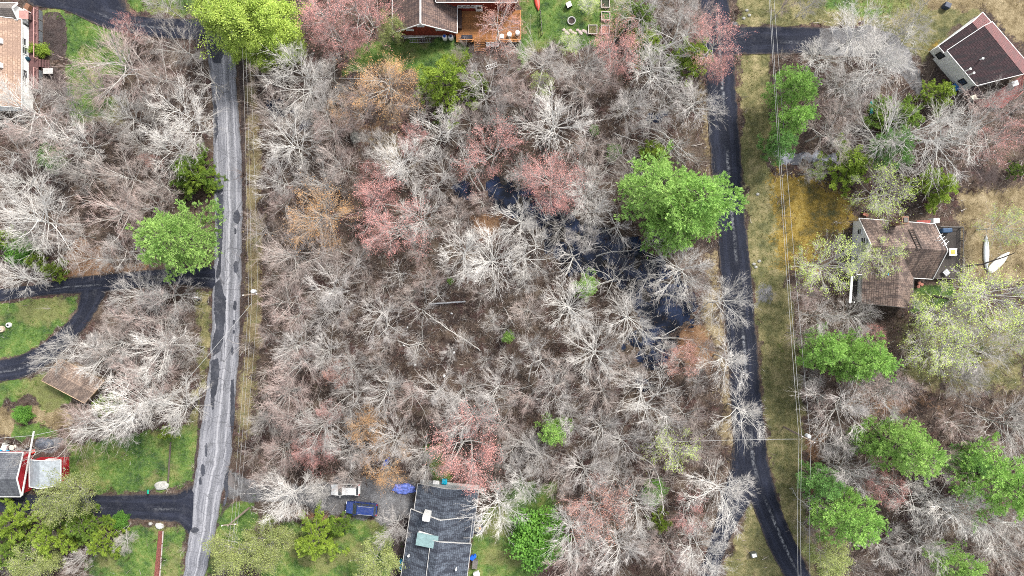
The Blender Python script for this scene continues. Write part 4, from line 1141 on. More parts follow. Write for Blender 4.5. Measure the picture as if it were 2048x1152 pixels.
# --- house with the maroon roof
M_MAR = shingle_mat('maroon_shingles', (.045, .022, .028), (.070, .038, .042), (.022, .018, .022))
M_PINKR = shingle_mat('pinkish_red_shingles', (.22, .10, .10), (.27, .13, .13), (.16, .09, .09))  # lighter, pinker red than the maroon slopes
hc = place('maroon_roofed_house', 1950, 120, 'white-walled house with dark maroon roof set askew among dry grass', 'house')
ax = (P(1922, 178) - P(1858, 104)).normalized()
wA = (P(1877, 92, 2.5), P(1944, 45, 3.9), P(1965, 25, 2.5))
gable(hc, wA, tuple(p + ax * 3.2 for p in wA), M_MAR, M_OFFW, .1, trim=M_WHITE, endov=.08)
# taller part: the slope towards the drive is lifted like a long dormer
q0, q1, r0_, r1_ = P(1894, 101, 3.9), P(1953, 171, 3.9), P(1968, 52, 5.4), P(2046, 148, 5.4)
e0 = wA[2] + ax * 2.0; e1 = e0 + ax * 9.0; e0.z = e1.z = 2.7
gable(hc, (q0, r0_, e0), (q1, r1_, e1), M_MAR, M_OFFW, .12, trim=M_WHITE, endov=.1)
slab(hc, 'pinkish_slope', [r0_ + Vector((0, 0, .03)), r1_ + Vector((0, 0, .03)), e1 + Vector((0, 0, .03)), e0 + Vector((0, 0, .03))], .02, M_PINKR)
slab(hc, 'pinkish_slope', [wA[1] + Vector((0, 0, .03)), wA[1] + ax * 2.2 + Vector((0, 0, .03)), wA[2] + ax * 2.2 + Vector((0, 0, .03)), wA[2] + Vector((0, 0, .03))], .02, M_PINKR)
sa, sb = P(1858, 104), P(1922, 178)
nrm = Vector((-ax.y, ax.x, 0))
wl0 = q0 + nrm * -.12 * -1; wl1 = q1.copy()
wwd = (r0_ - q0); wwd.z = 0; wwd = (wwd - ax * wwd.dot(ax)).normalized()
wl0 = q0 + wwd * .12; wl1 = q1 + wwd * .12
side = 1 if Vector((-(wl1 - wl0).y, (wl1 - wl0).x, 0)).dot(wwd) < 0 else -1
window(hc, wl0, wl1, .03, 1.9, .75, 1.3, side, M_BLACKP)
window(hc, wl0, wl1, .80, 1.9, .75, 1.2, side, M_BLACKP)
slab(hc, 'porch_roof', [P(1951, 169, 3.3), P(1973, 195, 3.3), P(1944, 197, 2.7), P(1931, 183, 2.7)], .15, M_MAR)
for px, py in ((1944, 196), (1932, 183)): MB().box(P(px, py, 1.3) + Vector((.15, .15, 0)), (.12, .12, 2.6)).build('porch_post', M_WHITE, hc)
slab(hc, 'porch_fascia', [P(1946, 199, 2.9), P(1972, 197, 2.9), P(1964, 184, 3.0), P(1940, 193, 3.0)], .12, M_CREAM)
slab(hc, 'deck', [P(1938, 190, .7), P(1972, 196, .7), P(2046, 150, .7), P(2044, 178, .7), P(2006, 216, .7), P(1960, 214, .7)], .2, plank_mat('red_stained_planks', (.30, .105, .095), .7))
for px, py in ((1963, 118), (1938, 139), (1945, 147)):
    pt = P(px, py, 4.9)
    MB().lathe((pt.x, pt.y, 4.0), [(.09, 0), (.09, 1.15), (.17, 1.15), (.17, 1.28)], 10).build('roof_vent', M_WHITE, hc)
railing(hc, P(2046, 152, .7), P(2042, 182, .7), M('red_rail_wood', (.33, .12, .10), .8), .9, .5)
railing(hc, P(2040, 184, .7), P(2020, 202, .7), MATS['red_rail_wood'], .9, .5)
tag(MB().box(P(2027, 168, 1.1), (1.0, .8, .8), .3).build('air_conditioner', M_STEEL, bevel=.04), 'grey air conditioner box on the red deck of the maroon-roofed house', 'air conditioner')
o = tag(slab(None, 'blue_tarp', [P(1893, 181, .9), P(1911, 166, .9), P(1921, 177, .9), P(1904, 187, .9)], .7, M('faded_blue_tarp', (.03, .14, .36), .55, .35, 2)), 'blue tarp-covered box at the foot of the white wall of the maroon-roofed house', 'tarp')
tag(slab(None, 'shadow_block', [P(1884, 180, .5), P(1900, 161, .5), P(1908, 167, .5), P(1892, 183, .5)], .5, M_BLACKP), 'black block standing in for shadow beside the blue tarp under the white house wall', 'crate')  # dark block put in for the shadow cast at the wall's foot

# --- brown-roofed house with the side deck
RF_D = shingle_mat('weathered_brown_shingles', (.235, .165, .135), (.32, .24, .20), (.07, .052, .048))
hd = place('brown_roofed_house', 1790, 520, 'brown-shingled house with crossing gables, brick chimney and dark deck', 'house')
mF = (P(1718, 437, 2.3), P(1743, 491, 5.6), P(1713, 548, 2.3)); mB = (P(1869, 448, 2.3), P(1895, 501, 5.6), P(1865, 558, 2.3))
gable(hd, mF, mB, RF_D, M_OFFW, .25, trim=M_WHITE, endov=.22)
gable(hd, (P(1723, 607, 2.3), P(1794, 613, 5.3), P(1825, 617, 2.3)), (P(1727, 500, 2.3), P(1801, 497, 5.3), P(1829, 500, 2.3)), RF_D, M_OFFW, .3, trim=M_DKWOOD, endov=.25)
fw0 = mF[0] + Vector((.22, -.25, 0)); fw1 = mF[2] + Vector((.22, .25, 0))
window(hd, fw0, fw1, .22, 2.2, .7, 1.1, -1); window(hd, fw0, fw1, .40, 3.6, .8, 1.3, -1); window(hd, fw0, fw1, .72, 1.6, .7, 1.1, -1)
ch = P(1811, 440, 6.3); MB().box((ch.x, ch.y, 3.1), (.95, 1.1, 6.4), -.03).build('chimney', M_BRICK, hd, bevel=.03)
MB().box((ch.x, ch.y, 6.38), (.6, .7, .16), -.03).build('chimney_cap', M_DKWOOD, hd)
la, lb = P(1821, 458, 3.3), P(1840, 500, 5.75); ld = (lb - la).normalized(); ls = ld.cross(Vector((0, 0, 1))).normalized() * .32
M_LAD = M('dark_ladder_wood', (.055, .045, .04), .8)
lr = tag(empty('roof_ladder', (0, 0, 0)), 'dark wooden ladder lying on the brown shingle roof by the chimney', 'ladder')
for s in (-1, 1): MB().bar(la + ls * s + Vector((0, 0, .12)), lb + ls * s + Vector((0, 0, .12)), .1, .1).build('side_rail', M_LAD, lr)
for i in range(9): q = la.lerp(lb, (i + .5) / 9) + Vector((0, 0, .12)); MB().bar(q - ls, q + ls, .08, .08).build('rung', M_LAD, lr)
an = P(1885, 480, 6.4)
anr = tag(empty('roof_antenna', (0, 0, 0)), 'white branching antenna above the ridge end of the brown roof', 'antenna')
MB().tube([(an.x, an.y, 4.2), (an.x, an.y, 6.5)], .04).build('mast', M_WHITE, anr)
MB().bar((an.x - .55, an.y + .7, 6.45), (an.x + .6, an.y - .7, 6.45), .06, .06).build('boom', M_WHITE, anr)
for i in range(4):
    c = Vector((an.x - .45 + .3 * i, an.y + .55 - .36 * i, 6.5)); MB().bar(c - Vector((.42, .34, 0)), c + Vector((.42, .34, 0)), .05, .05).build('element', M_WHITE, anr)
M_DDK = plank_mat('dark_weathered_planks', (.085, .075, .068), math.pi / 2, .2)
slab(hd, 'deck', [P(1862, 556, .8), P(1918, 558, .8), P(1921, 455, .8), P(1866, 453, .8)], .2, M_DDK)
railing(hd, P(1918, 557, .8), P(1920, 456, .8), M_DKWOOD, .9, .4); railing(hd, P(1920, 455, .8), P(1874, 454, .8), M_DKWOOD, .9, .4); railing(hd, P(1866, 557, .8), P(1916, 558, .8), M_DKWOOD, .9, .4)
tag(MB().box(P(1892, 461, 1.3), (1.5, .7, .95), .05).build('covered_grill', M('blue_grill_cover', (.03, .07, .14), .5), bevel=.15), 'dark blue covered grill in the top corner of the weathered deck', 'grill')
tb = place('patio_table', 1906, 504, 'white and yellow table against the rail of the weathered deck', 'table')
MB().box(P(1906, 504, 1.55), (1.1, 1.15, .06)).build('table_top', M_WHITE, tb); MB().box(P(1906, 504, 1.60), (.6, .65, .03)).build('tray', M('yellow_paint', (.6, .5, .12)), tb)
for i, j in ((-.45, -.45), (.45, -.45), (.45, .45), (-.45, .45)): MB().box(P(1906, 504, 1.15) + Vector((i, j, 0)), (.07, .07, .75)).build('leg', M_WHITE, tb)
tb = place('small_table', 1893, 545, 'small square grey slatted table on the weathered deck', 'table')
c = P(1893, 545, 1.3)
for i in range(5): MB().box((c.x + (i - 2) * .17 * .75, c.y + (i - 2) * .17 * .66, 1.3), (.14, .85, .05), .72).build('slat', M_STEEL, tb)
for i, j in ((-.4, 0), (.4, 0), (0, .4), (0, -.4)): MB().box((c.x + i, c.y + j, 1.03), (.06, .06, .5)).build('leg', M_STEEL, tb)
# porch beam on the road side
MB().bar(P(1704, 552, 2.2), P(1700, 606, 2.2), .35, .12).build('porch_beam', M_OFFW, hd)
for py in (554, 604): MB().box(P(1702, py, 1.05), (.15, .15, 2.2)).build('porch_post', M_OFFW, hd)
slab(hd, 'porch_floor', [P(1700, 606, .25), P(1728, 606, .25), P(1728, 552, .25), P(1704, 552, .25)], .3, M_DDK)
slab(hd, 'awning', [P(1832, 449, 2.1), P(1860, 447, 2.1), P(1862, 440, 1.9), P(1834, 441, 1.9)], .08, M('dull_red_awning', (.25, .06, .05), .8))
MB().box(P(1867, 442, 1.0), (.9, .75, 1.6)).build('heater_box', M_WHITE, hd, bevel=.04)
mw = MB(); MB().box(P(1779, 549, 4.4), (.5, .35, .08)).build('skylight', M_LBLUE, hd)
for i, (px, py) in enumerate(((1728, 428), (1733, 430), (1838, 566), (1843, 569), (1836, 573))):
    pt = P(px, py, .2); tag(MB().lathe((pt.x, pt.y, 0), [(.16, 0), (.26, .35), (.24, .36)], 10).build('flower_pot', M('terracotta', (.33, .14, .10), .8)), ['terracotta pot by the upper gable corner of the brown-roofed house', 'second terracotta pot by the upper gable corner of the brown-roofed house', 'terracotta pot in the inner corner of the brown-roofed house', 'outermost terracotta pot in the inner corner of the brown-roofed house', 'lowest terracotta pot in the inner corner of the brown-roofed house'][i], 'pot', 'terracotta pots at the brown-roofed house')

# --- dark-roofed house with the three roof steps
RF_K = shingle_mat('charcoal_shingles', (.075, .092, .122), (.135, .16, .20), (.016, .020, .034), .6)
he = place('dark_roofed_house', 880, 1070, 'long house with charcoal shingle roof in three steps and white gutters', 'house')
M_GTRIM = M('dull_white_trim', (.46, .45, .43), .7, .2)
M_GREYW = M('pale_grey_siding', (.46, .48, .48), .75, .1)
gable(he, (P(836, 967, 2.5), P(892, 978, 4.3), P(957, 980, 2.5)), (P(823, 1060, 2.5), P(880, 1075, 4.3), P(945, 1075, 2.5)), RF_K, M_GREYW, .3, trim=M_GTRIM, endov=.1)
gable(he, (P(822, 1018, 2.6), P(879, 1041, 5.0), P(945, 1034, 2.6)), (P(793, 1215, 2.6), P(854, 1235, 5.0), P(924, 1215, 2.6)), RF_K, M_GREYW, .3, trim=M_GTRIM, endov=.15)
gable(he, (P(862, 1080, 4.72), P(877, 1084, 5.4), P(942, 1088, 3.1)), (P(845, 1215, 4.72), P(854, 1235, 5.4), P(926, 1215, 3.1)), RF_K, M_GREYW, .12, trim=M_GTRIM, endov=.05)
d4 = [P(835, 1065, 4.5), P(877, 1073, 5.15), P(875, 1099, 5.15), P(831, 1090, 4.5)]
slab(he, 'dormer_roof', d4, .12, M('verdigris_metal_roof', (.22, .33, .33), .5, .15, 2, .2))
ins = [p + (sum(d4, Vector()) / 4 - p) * .06 for p in d4]
mesh_obj('dormer_wall', [Vector((p.x, p.y, p.z - .13)) for p in ins] + [Vector((p.x, p.y, 2.8)) for p in ins], [(0, 1, 2, 3), (4, 7, 6, 5), (0, 4, 5, 1), (1, 5, 6, 2), (2, 6, 7, 3), (3, 7, 4, 0)], M_OFFW, he)
ch = P(852, 1037, 6.0); MB().box((ch.x, ch.y, 4.3), (1.05, .85, 3.5), -.1).build('chimney', M('whitewashed_brick', (.62, .62, .60), .8, .15, 5), he, bevel=.03)
MB().lathe((ch.x - .15, ch.y - .1, 6.03), [(.2, 0), (.2, .35), (.16, .35)], 10).build('chimney_pot', M_WHITE, he)
for px, py, z in ((912, 1139, 4.1), (817, 1112, 3.0)):
    pt = P(px, py, z + .5); MB().lathe((pt.x, pt.y, z - .5), [(.1, 0), (.1, 1.0), (.16, 1.0), (.16, 1.1)], 10).build('roof_vent', M_WHITE, he)
MB().bar(P(840, 964, .9), P(957, 976, .9), .8, .12).build('porch_ledge', M_CONC, he)
railing(he, P(846, 966, 0), P(853, 940, 0), M_WHITE, 1.0, .5)
railing(he, P(955, 975, 0), P(972, 976, 0), M_WHITE, 1.2, .5)
tag(MB().box(P(872, 965, 1.2), (.95, .6, .5), -.1).build('cooler', M_WHITE, bevel=.06), 'white lidded cooler on the ledge behind the dark-roofed house', 'cooler')
rb = tag(MB().box(P(889, 963, 1.3), (.8, .75, .65), -.05).build('recycling_bin', M('cyan_plastic', (.01, .38, .55), .4), bevel=.06), 'bright cyan bin beside the white cooler on the house ledge', 'bin')
ac = place('heat_pump', 958, 1036, 'grey heat pump with round fan beside the dark-roofed house wall', 'heat pump')
MB().box(P(958, 1036, .5), (.95, .95, .9), -.1).build('casing', M_STEEL, ac, bevel=.05); c = P(958, 1036, .95); MB().lathe((c.x, c.y, .95), [(.36, 0), (.36, .05), (.3, .05)], 16).build('fan_ring', M_BLACKP, ac); MB().lathe((c.x, c.y, .99), [(.12, 0), (.12, .04)], 12).build('fan_hub', M_METAL, ac)
tag(MB().box(P(957, 1057, .08), (1.35, 1.5, .25), -.1).build('dark_pallet', M('dark_slab', (.05, .055, .065), .8)), 'dark square platform under the coiled hose by the house wall', 'platform')
hz = [P(955 + 6 * math.cos(t * .5) * (1 - t * .006), 1059 + 4.5 * math.sin(t * .5) * (1 - t * .006), .28 + .004 * t) for t in range(50)]
tag(MB().tube(hz, .06, 5).build('coiled_hose', M_CREAM), 'cream hose coiled on the dark platform beside the house', 'hose')
tag(MB().lathe(P(960, 1056, .3), [(.12, 0), (.16, .25), (.12, .27)], 10).build('orange_pot', M('orange_plastic', (.7, .28, .05), .5)), 'little orange pot on the hose coil platform', 'pot')
for i, (px, py, s) in enumerate(((945, 1113, .35), (950, 1110, .25), (803, 1120, .3), (804, 1132, .35))):
    tag(MB().lathe(P(px, py, 0), [(s * .9, 0), (s, .5), (s * .95, .8), (s * .5, .82)], 12).build('barrel', M_BLUE if i < 2 else M_LBLUE), ['blue barrel against the lawn-side wall of the dark-roofed house', 'small blue barrel beside the blue barrel by the lawn', 'light blue barrel by the mulch-side wall of the dark-roofed house', 'larger light blue barrel by the mulch-side wall, further down'][i], 'barrel', 'blue barrels by the dark-roofed house')
tag(MB().box(P(950, 1128, .35), (.8, 1.3, .7), -.1).build('side_steps', M_DKWOOD), 'weathered wooden steps at the lawn-side wall of the dark-roofed house', 'steps')
tag(MB().box(P(953, 1148, .4), (.9, .7, .8), .4).build('white_bin', M_WHITE, bevel=.1), 'white bin standing below the blue barrels at the lawn-side wall', 'bin')

# --- tan-roofed house with the red-brown deck
RF_T = shingle_mat('tan_shingles', (.42, .28, .20), (.52, .36, .27), (.30, .20, .15), .5)
ha = place('tan_roofed_house', 20, 110, 'white house with tan shingle roof and red-brown deck beside mulch beds', 'house')
e1_, e2_ = P(43, 39, 3.4), P(43, 215, 3.4); e2_.x = e1_.x
gable(ha, (e2_ + Vector((-11, 0, 0)), e2_ + Vector((-5.5, 0, 2.2)), e2_), (e1_ + Vector((-11, 0, 0)), e1_ + Vector((-5.5, 0, 2.2)), e1_), RF_T, M_OFFW, .55, trim=M_WHITE, endov=.3)
u0, u1_ = P(35, 39, 3.7), P(35, 6, 3.7); u1_.x = u0.x; um = (u0 + u1_) / 2 + Vector((0, 0, 1.2))
gable(ha, (u0 + Vector((0, -.02, 0)), um, u1_), (u0 + Vector((-9, 0, 0)), um + Vector((-9, 0, 0)), u1_ + Vector((-9, 0, 0))), shingle_mat('grey_brown_shingles', (.22, .19, .17), (.28, .24, .21), (.14, .12, .11), .5), M_OFFW, .3, trim=M_WHITE, endov=.3)
slab(ha, 'porch_roof', [P(37, 38, 3.0), P(56, 38, 2.6), P(56, 21, 2.6), P(37, 21, 3.0)], .14, M('pink_metal_roof', (.36, .19, .17), .7))
for py in (22, 37): MB().box(P(56, py, 1.7) + Vector((-.1, 0, 0)), (.13, .13, 1.6)).build('porch_post', M_WHITE, ha)
wx = e1_.x - .55
for py, z, h_ in ((83, 2.2, 1.0), (100, 2.1, 1.2), (146, 2.2, 1.5), (160, 2.1, 1.0)):
    y_ = P(50, py, 2.2).y; window(ha, Vector((wx, y_ - 1, 0)), Vector((wx, y_ + 1, 0)), .5, z, .95, h_, -1)
for py in (82, 131):
    pt = P(1, py, 4.5); MB().box((pt.x, pt.y, 4.55), (.55, .7, .5)).build('roof_vent', M_WHITE, ha)
M_MAUVE = plank_mat('red_brown_planks', (.19, .095, .095), 0, .15)
dxa, dxb = wx + .02, P(76, 100, 1.0).x
da = [Vector((dxa, P(60, 178, 1).y, 1)), Vector((dxb, P(60, 178, 1).y, 1)), Vector((dxb, P(60, 13, 1).y, 1)), Vector((dxa, P(60, 13, 1).y, 1))]
slab(ha, 'deck', da, .16, M_MAUVE)
M_PINKW = M('pinkish_rail_wood', (.45, .25, .23), .8)
M_LATT = M('grey_lattice', (.12, .13, .14), .8, .2, 5)
for y0_, y1_ in ((20, 40), (41, 61), (62, 83), (84, 104), (140, 158), (159, 177)):
    ya, yb = P(80, y0_, .5).y, P(80, y1_, .5).y
    MB().box((dxb + .03, (ya + yb) / 2, .42), (.06, abs(ya - yb) - .12, .8)).build('skirt_panel', M_LATT, ha)
    MB().box((dxb + .02, yb, .5), (.14, .14, 1.0)).build('skirt_post', M_DKWOOD, ha)
railing(ha, (dxb - .05, P(80, 20, 1).y, 1), (dxb - .05, P(80, 118, 1).y, 1), M_PINKW, .9, 1.7)
railing(ha, (dxb - .05, P(80, 138, 1).y, 1), (dxb - .05, P(80, 177, 1).y, 1), M_PINKW, .9, 1.7)
for i in range(4): MB().box((dxb + .18 + .3 * i, P(80, 127, .6).y, .86 - .22 * i), (.3, 1.2, .06)).build('step', M_MAUVE, ha)
tag(MB().box(P(56, 16, 1.4), (.7, 1.1, .8), -.5).build('wooden_bench', M('brown_bench_wood', (.20, .10, .06), .8), bevel=.05), 'brown wooden bench at the upper end of the red-brown deck', 'bench')
tag(MB().box(P(60, 35, 1.3), (.5, .9, .5)).build('dark_chair', M('dark_brown_wicker', (.07, .04, .04), .8), bevel=.08), 'dark chair on the red-brown deck by the porch roof', 'chair')
for i, (px, py) in enumerate(((50, 116), (58, 119))): tag(MB().lathe(P(px, py, 1.0), [(.28, 0), (.36, .35), (.3, .55), (.1, .8)], 10).build('planter', M('dark_teal_glaze', (.01, .05, .08), .4)), ['dark planter against the white wall on the deck', 'second dark planter at the deck edge of the white wall'][i], 'planter', 'planters on the red-brown deck')
tb = place('garden_table', 96, 142, 'small pale garden table on the lower mulch bed', 'table')
MB().box(P(96, 142, .7), (1.5, .85, .06)).build('table_top', M_CONC, tb)
for i, j in ((-.6, -.3), (.6, -.3), (.6, .3), (-.6, .3)): MB().box(P(96, 142, .3) + Vector((i, j, 0)), (.07, .07, .75)).build('leg', M_DKWOOD, tb)

# --- crimson house with the grey roof and its shed
RF_G = shingle_mat('grey_shingles', (.13, .14, .155), (.19, .20, .22), (.07, .075, .09), .4)
hf = place('crimson_house', 20, 955, 'crimson-walled house with grey roof and white gable trim beside the driveway', 'house')
gF = (P(46, 905, 2.4), P(33, 958, 4.3), P(42, 993, 2.4)); gB = tuple(p + Vector((-10, 0, 0)) for p in gF)
gable(hf, gF, gB, RF_G, M_CRIM, .3, trim=M_WHITE, endov=.1)
tag(MB().bar(P(68, 862, .1), P(44, 991, 2.75), .22, .16).build('white_beam', M('grey_white_beam', (.55, .55, .53), .7)), 'long white beam leaning past the crimson gable wall', 'beam')
sf = place('crimson_shed', 95, 945, 'crimson shed with pale metal roof next to the crimson house', 'shed')
M_SILV = M('silver_metal_roof', (.29, .32, .34), .6, .2, 2, .1)
gable(sf, (P(59, 920, 2.3), P(79, 922, 3.3), P(121, 920, 2.3)), (P(59, 973, 2.3), P(79, 977, 3.3), P(121, 970, 2.3)), M_SILV, M_CRIM, .14, trim=M_WHITE, endov=.12)
p0, p1_ = P(61, 918, 2.3), P(119, 918, 2.3); p0.y = p1_.y = P(90, 920, 2.3).y - .12
window(sf, p0, p1_, .6, 1.6, 1.0, .5, 1, rail=False)
p0, p1_ = P(121, 921, 2.3), P(121, 969, 2.3); p0.x = p1_.x = P(121, 945, 2.3).x - .14
MB().box((p0.x + .05, (p0.y + p1_.y) / 2 - .4, 1.0), (.08, 1.6, 1.9)).build('door', M('dark_crimson_door', (.24, .012, .018), .7), sf)
MB().bar((p0.x + .1, (p0.y + p1_.y) / 2 + .1, 1.0), (p0.x + .1, (p0.y + p1_.y) / 2 + .5, 1.6), .05, .08).build('door_brace', M_WHITE, sf)
for i, a_ in enumerate((('storage_box', M_WHITE, (10, 894), (.8, 1.0, .6), 'white storage box on the ground behind the crimson house', 'box'), ('pool_cover', M_LBLUE, (8, 903), (1.6, .6, .35), 'light blue tarp bundle behind the crimson house', 'tarp'), ('grey_tank', M_STEEL, (4, 911), (.9, .7, .6), 'grey tank below the blue tarp behind the crimson house', 'tank'), ('garden_cart', M_REDP, (66, 903), (.45, .6, .5), 'red garden cart beside the white beam', 'cart'), ('blue_crate', M_LBLUE, (50, 910), (.45, .4, .4), 'light blue crate near the red garden cart', 'crate'), ('tool_chest', M_BLACKP, (53, 902), (1.2, .6, .5), 'black tool chest behind the blue crate', 'chest'))):
    tag(MB().box(P(a_[2][0], a_[2][1], a_[3][2] / 2), a_[3], .2 * i - .4).build(a_[0], a_[1], bevel=.06), a_[4], a_[5])
c = P(24, 895, .5); tag(MB().lathe((c.x, c.y, -.05), [(.3, 0), (.1, .1), (.1, .6), (.4, .62), (.4, .68)], 16).build('round_table', M_CREAM), 'round cream table beside the white storage box', 'table')
c = P(88, 888, 0); g_ = MB().lathe((c.x, c.y, -.1), [(1.3, 0), (1.1, .25), (.6, .5), (.1, .6)], 18, 1.2, .8); tag(g_.build('gravel_mound', M('blue_grey_gravel', (.085, .095, .115), .9, .5, 4, bump=.8), smooth=True), 'dark blue-grey gravel mound above the crimson shed', 'gravel')
# --- tan shed by the loop driveway
sg = place('tan_shed', 150, 760, 'tan-roofed shed set askew under white branches beside the looped driveway', 'shed')
gable(sg, (P(121, 718, 2.1), P(100, 741, 3.4), P(84, 761, 2.1)), (P(208, 762, 2.1), P(187, 787, 3.4), P(169, 806, 2.1)), shingle_mat('pale_tan_shingles', (.40, .29, .225), (.48, .36, .28), (.19, .14, .115), .5), M('brown_shed_boards', (.22, .16, .11), .8, .2, 3), .12, trim=M('tan_trim', (.50, .36, .24), .7), endov=.1)
# ---------------------------------------------------------------- vehicles
def car(name, label, cat, paint, px, py, rz, L, W, Hh):
    c = P(px, py, Hh * .6)
    root = tag(empty(name, (c.x, c.y, 0), rz), label, cat)
    hl, hw = L / 2, W / 2
    # body: stations nose (+x) to tail, each a rounded section
    st = [(hl, .74, .46, .72), (hl - .12, .90, .32, .88), (hl - .6, .98, .28, .98), (hl - 1.25, 1, .28, 1.06), (0, 1, .28, 1.08), (-hl + .5, 1, .28, 1.10), (-hl + .1, .95, .34, 1.08), (-hl, .88, .44, .95)]
    vs = []; fs = []
    for x, wf, z0, z1 in st:
        w = hw * wf
        vs += [(x, -w * .9, z0), (x, -w, z0 + .12), (x, -w, z1 - .2), (x, -w * .93, z1), (x, w * .93, z1), (x, w, z1 - .2), (x, w, z0 + .12), (x, w * .9, z0)]
    for i in range(len(st) - 1):
        for k in range(8): fs.append((i * 8 + k, i * 8 + (k + 1) % 8, (i + 1) * 8 + (k + 1) % 8, (i + 1) * 8 + k))
    fs += [tuple(range(8)), tuple(range((len(st) - 1) * 8, len(st) * 8))[::-1]]
    b = MB().add(vs, fs).build('body', paint, root, smooth=False, bevel=.03)
    # glasshouse
    g = [(hl - 1.15, -hl + .12, .93, 1.06), (hl - 1.85, -hl + .42, .76, Hh - .06)]
    gv = []
    for x1, x0, wf, z in g: gv += [(x1, -hw * wf, z), (x1, hw * wf, z), (x0, hw * wf, z), (x0, -hw * wf, z)]
    MB().add(gv, [(0, 1, 5, 4), (1, 2, 6, 5), (2, 3, 7, 6), (3, 0, 4, 7), (4, 5, 6, 7), (3, 2, 1, 0)]).build('windows', M_GLASS, root)
    x1, x0, wf, z = g[1]
    rw = hw * wf
    roof = MB().add([(x1 + .05, -rw, z), (x1 + .05, rw, z), (x0 - .08, rw, z), (x0 - .08, -rw, z), (x1 - .1, -rw * .92, z + .08), (x1 - .1, rw * .92, z + .08), (x0 + .05, rw * .92, z + .08), (x0 + .05, -rw * .92, z + .08)],
                    [(0, 1, 5, 4), (1, 2, 6, 5), (2, 3, 7, 6), (3, 0, 4, 7), (4, 5, 6, 7), (3, 2, 1, 0)]).build('roof', paint, root, bevel=.03)
    for s in (-1, 1):
        MB().bar((x1 - .25, s * rw * .86, z + .13), (x0 + .15, s * rw * .86, z + .13), .05, .06).build('roof_rail', M_METAL if 'blue' in name else M_BLACKP, roof)
        for xa, xb in ((g[0][0], g[1][0]), (g[0][1], g[1][1]), (g[0][0] - 1.3, g[1][0] - .75), (g[0][1] + .95, g[1][1] + .75)):
            MB().bar((xa, s * hw * .935, 1.06), (xb, s * hw * .77, z), .07, .06).build('pillar', paint, root)
        MB().box((hl - 1.45, s * (hw + .1), 1.12), (.14, .22, .16)).build('mirror', paint, root, bevel=.03)
        MB().box((hl - .09, s * hw * .68, .76), (.16, .36, .16)).build('headlight', M('lamp_glass', (.7, .72, .74), .2), root, bevel=.02)
        MB().box((-hl + .05, s * hw * .82, .92), (.12, .2, .3)).build('tail_light', M('red_lamp_glass', (.4, .01, .01), .25), root)
        for x in (hl - .88, -hl + .9):
            w = MB(); y = s * (hw - .09)
            w.tube([(x, y - .12, .34), (x, y + .12, .34)], .34, 20); o = w.build('wheel', M('tyre_rubber', (.02, .02, .021), .8), root, bevel=.03)
            MB().tube([(x, y + s * .10, .34), (x, y + s * .135, .34)], .21, 14).build('rim', M_METAL, o)
    if 'blue' in name:
        for i in range(5): MB().bar((x1 - .3, (i - 2) * .2, z + .095), (x0 + .2, (i - 2) * .2, z + .095), .05, .03).build('roof_rib', paint, roof)
    MB().box((-hl - .02, 0, .55), (.1, W * .8, .2)).build('bumper', M_BLACKP if 'blue' in name else paint, root, bevel=.03)
    return root
car('white_suv', 'white car with black roof rails parked nose outward on the gravel', 'car', paint_mat('white_car_paint', (.70, .70, .685), .35), 690, 980, math.pi, 4.35, 1.78, 1.66)
car('blue_suv', 'dark blue car with silver roof rails parked beside the lawn edge', 'car', paint_mat('blue_car_paint', (.006, .030, .17), .2, .1), 722, 1018, math.pi - math.radians(5), 4.8, 1.88, 1.75)

# ---------------------------------------------------------------- poles and wires
def sag_pts(a, b, s, n=14):
    return [a.lerp(b, i / n) - Vector((0, 0, s * 4 * (i / n) * (1 - i / n))) for i in range(n + 1)]
def wire(pts_list, rad, label, group):
    pts = []
    for a, b, s in pts_list: pts += sag_pts(a, b, s)[0 if not pts else 1:]
    return tag(MB().tube(pts, rad, 5).build('power_line', M_WIRE), label, 'wire', group)
def pole(bx, by, h, arm_dir, label, cans=1, arm=True):
    b = P(bx, by); root = tag(empty('utility_pole', (b.x, b.y, 0)), label, 'utility pole')
    MB().tube([(0, 0, -.3), (0, 0, h)], [.17, .11], 10).build('post', M_POLE, root)
    d = Vector(arm_dir).normalized()
    if arm: MB().bar(Vector((0, 0, h - .5)) - d * 1.1, Vector((0, 0, h - .5)) + d * 1.1, .12, .14).build('crossarm', M_POLE, root)
    for i in range(3):
        c = d * (i - 1) * .95; MB().lathe((c.x, c.y, h - .43 if arm else h), [(.05, 0), (.08, .08), (.05, .16), (.07, .22)], 8).build('insulator', M_WHITE, root)
    for i in range(cans):
        c = Vector((d.y, -d.x, 0)) * -.42 + d * .2
        t = MB().lathe((c.x, c.y, h - 1.9), [(.25, 0), (.29, .08), (.29, .95), (.2, 1.05)], 14).build('transformer', M('transformer_paint', (.66, .68, .68), .5), root)
        MB().lathe((c.x + .1, c.y, h - .86), [(.05, 0), (.07, .1), (.04, .22)], 8).build('bushing', M_WHITE, t)
    return root
pole(541, 588, 9.0, (1, .1, 0), 'grey utility pole with white transformer beside the patched grey road')
pole(498, 1016, 8.2, (1, .1, 0), 'utility pole rising out of the olive tree below the gravel pull-off', 0)
pole(1568, 854, 9.4, (.8, -.4, 0), 'utility pole with white transformer on the verge of the black road')
pole(330, 812, 7.0, (.7, .7, 0), 'slim service pole hidden in the whitish tree by the crimson house lawn', 0, False)
for i, (t0, m0, b0, z, nm) in enumerate((((480, -30), (497, 604), (463, 1040), 8.7, 'road-side'), ((487, -30), (503, 607), (470, 1041), 8.7, 'middle'), ((493, -30), (516, 594), (476, 1038), 7.2, 'wood-side'))):
    a, b, c, d = P(t0[0], t0[1], z), P(*m0, z), P(*b0, z), P(b0[0] - 30, 1230, z)
    wire([(a, b, .5), (b, c, .4), (c, d, .2)], .013, nm + ' wire of the line along the patched grey road', 'wires along the patched road')
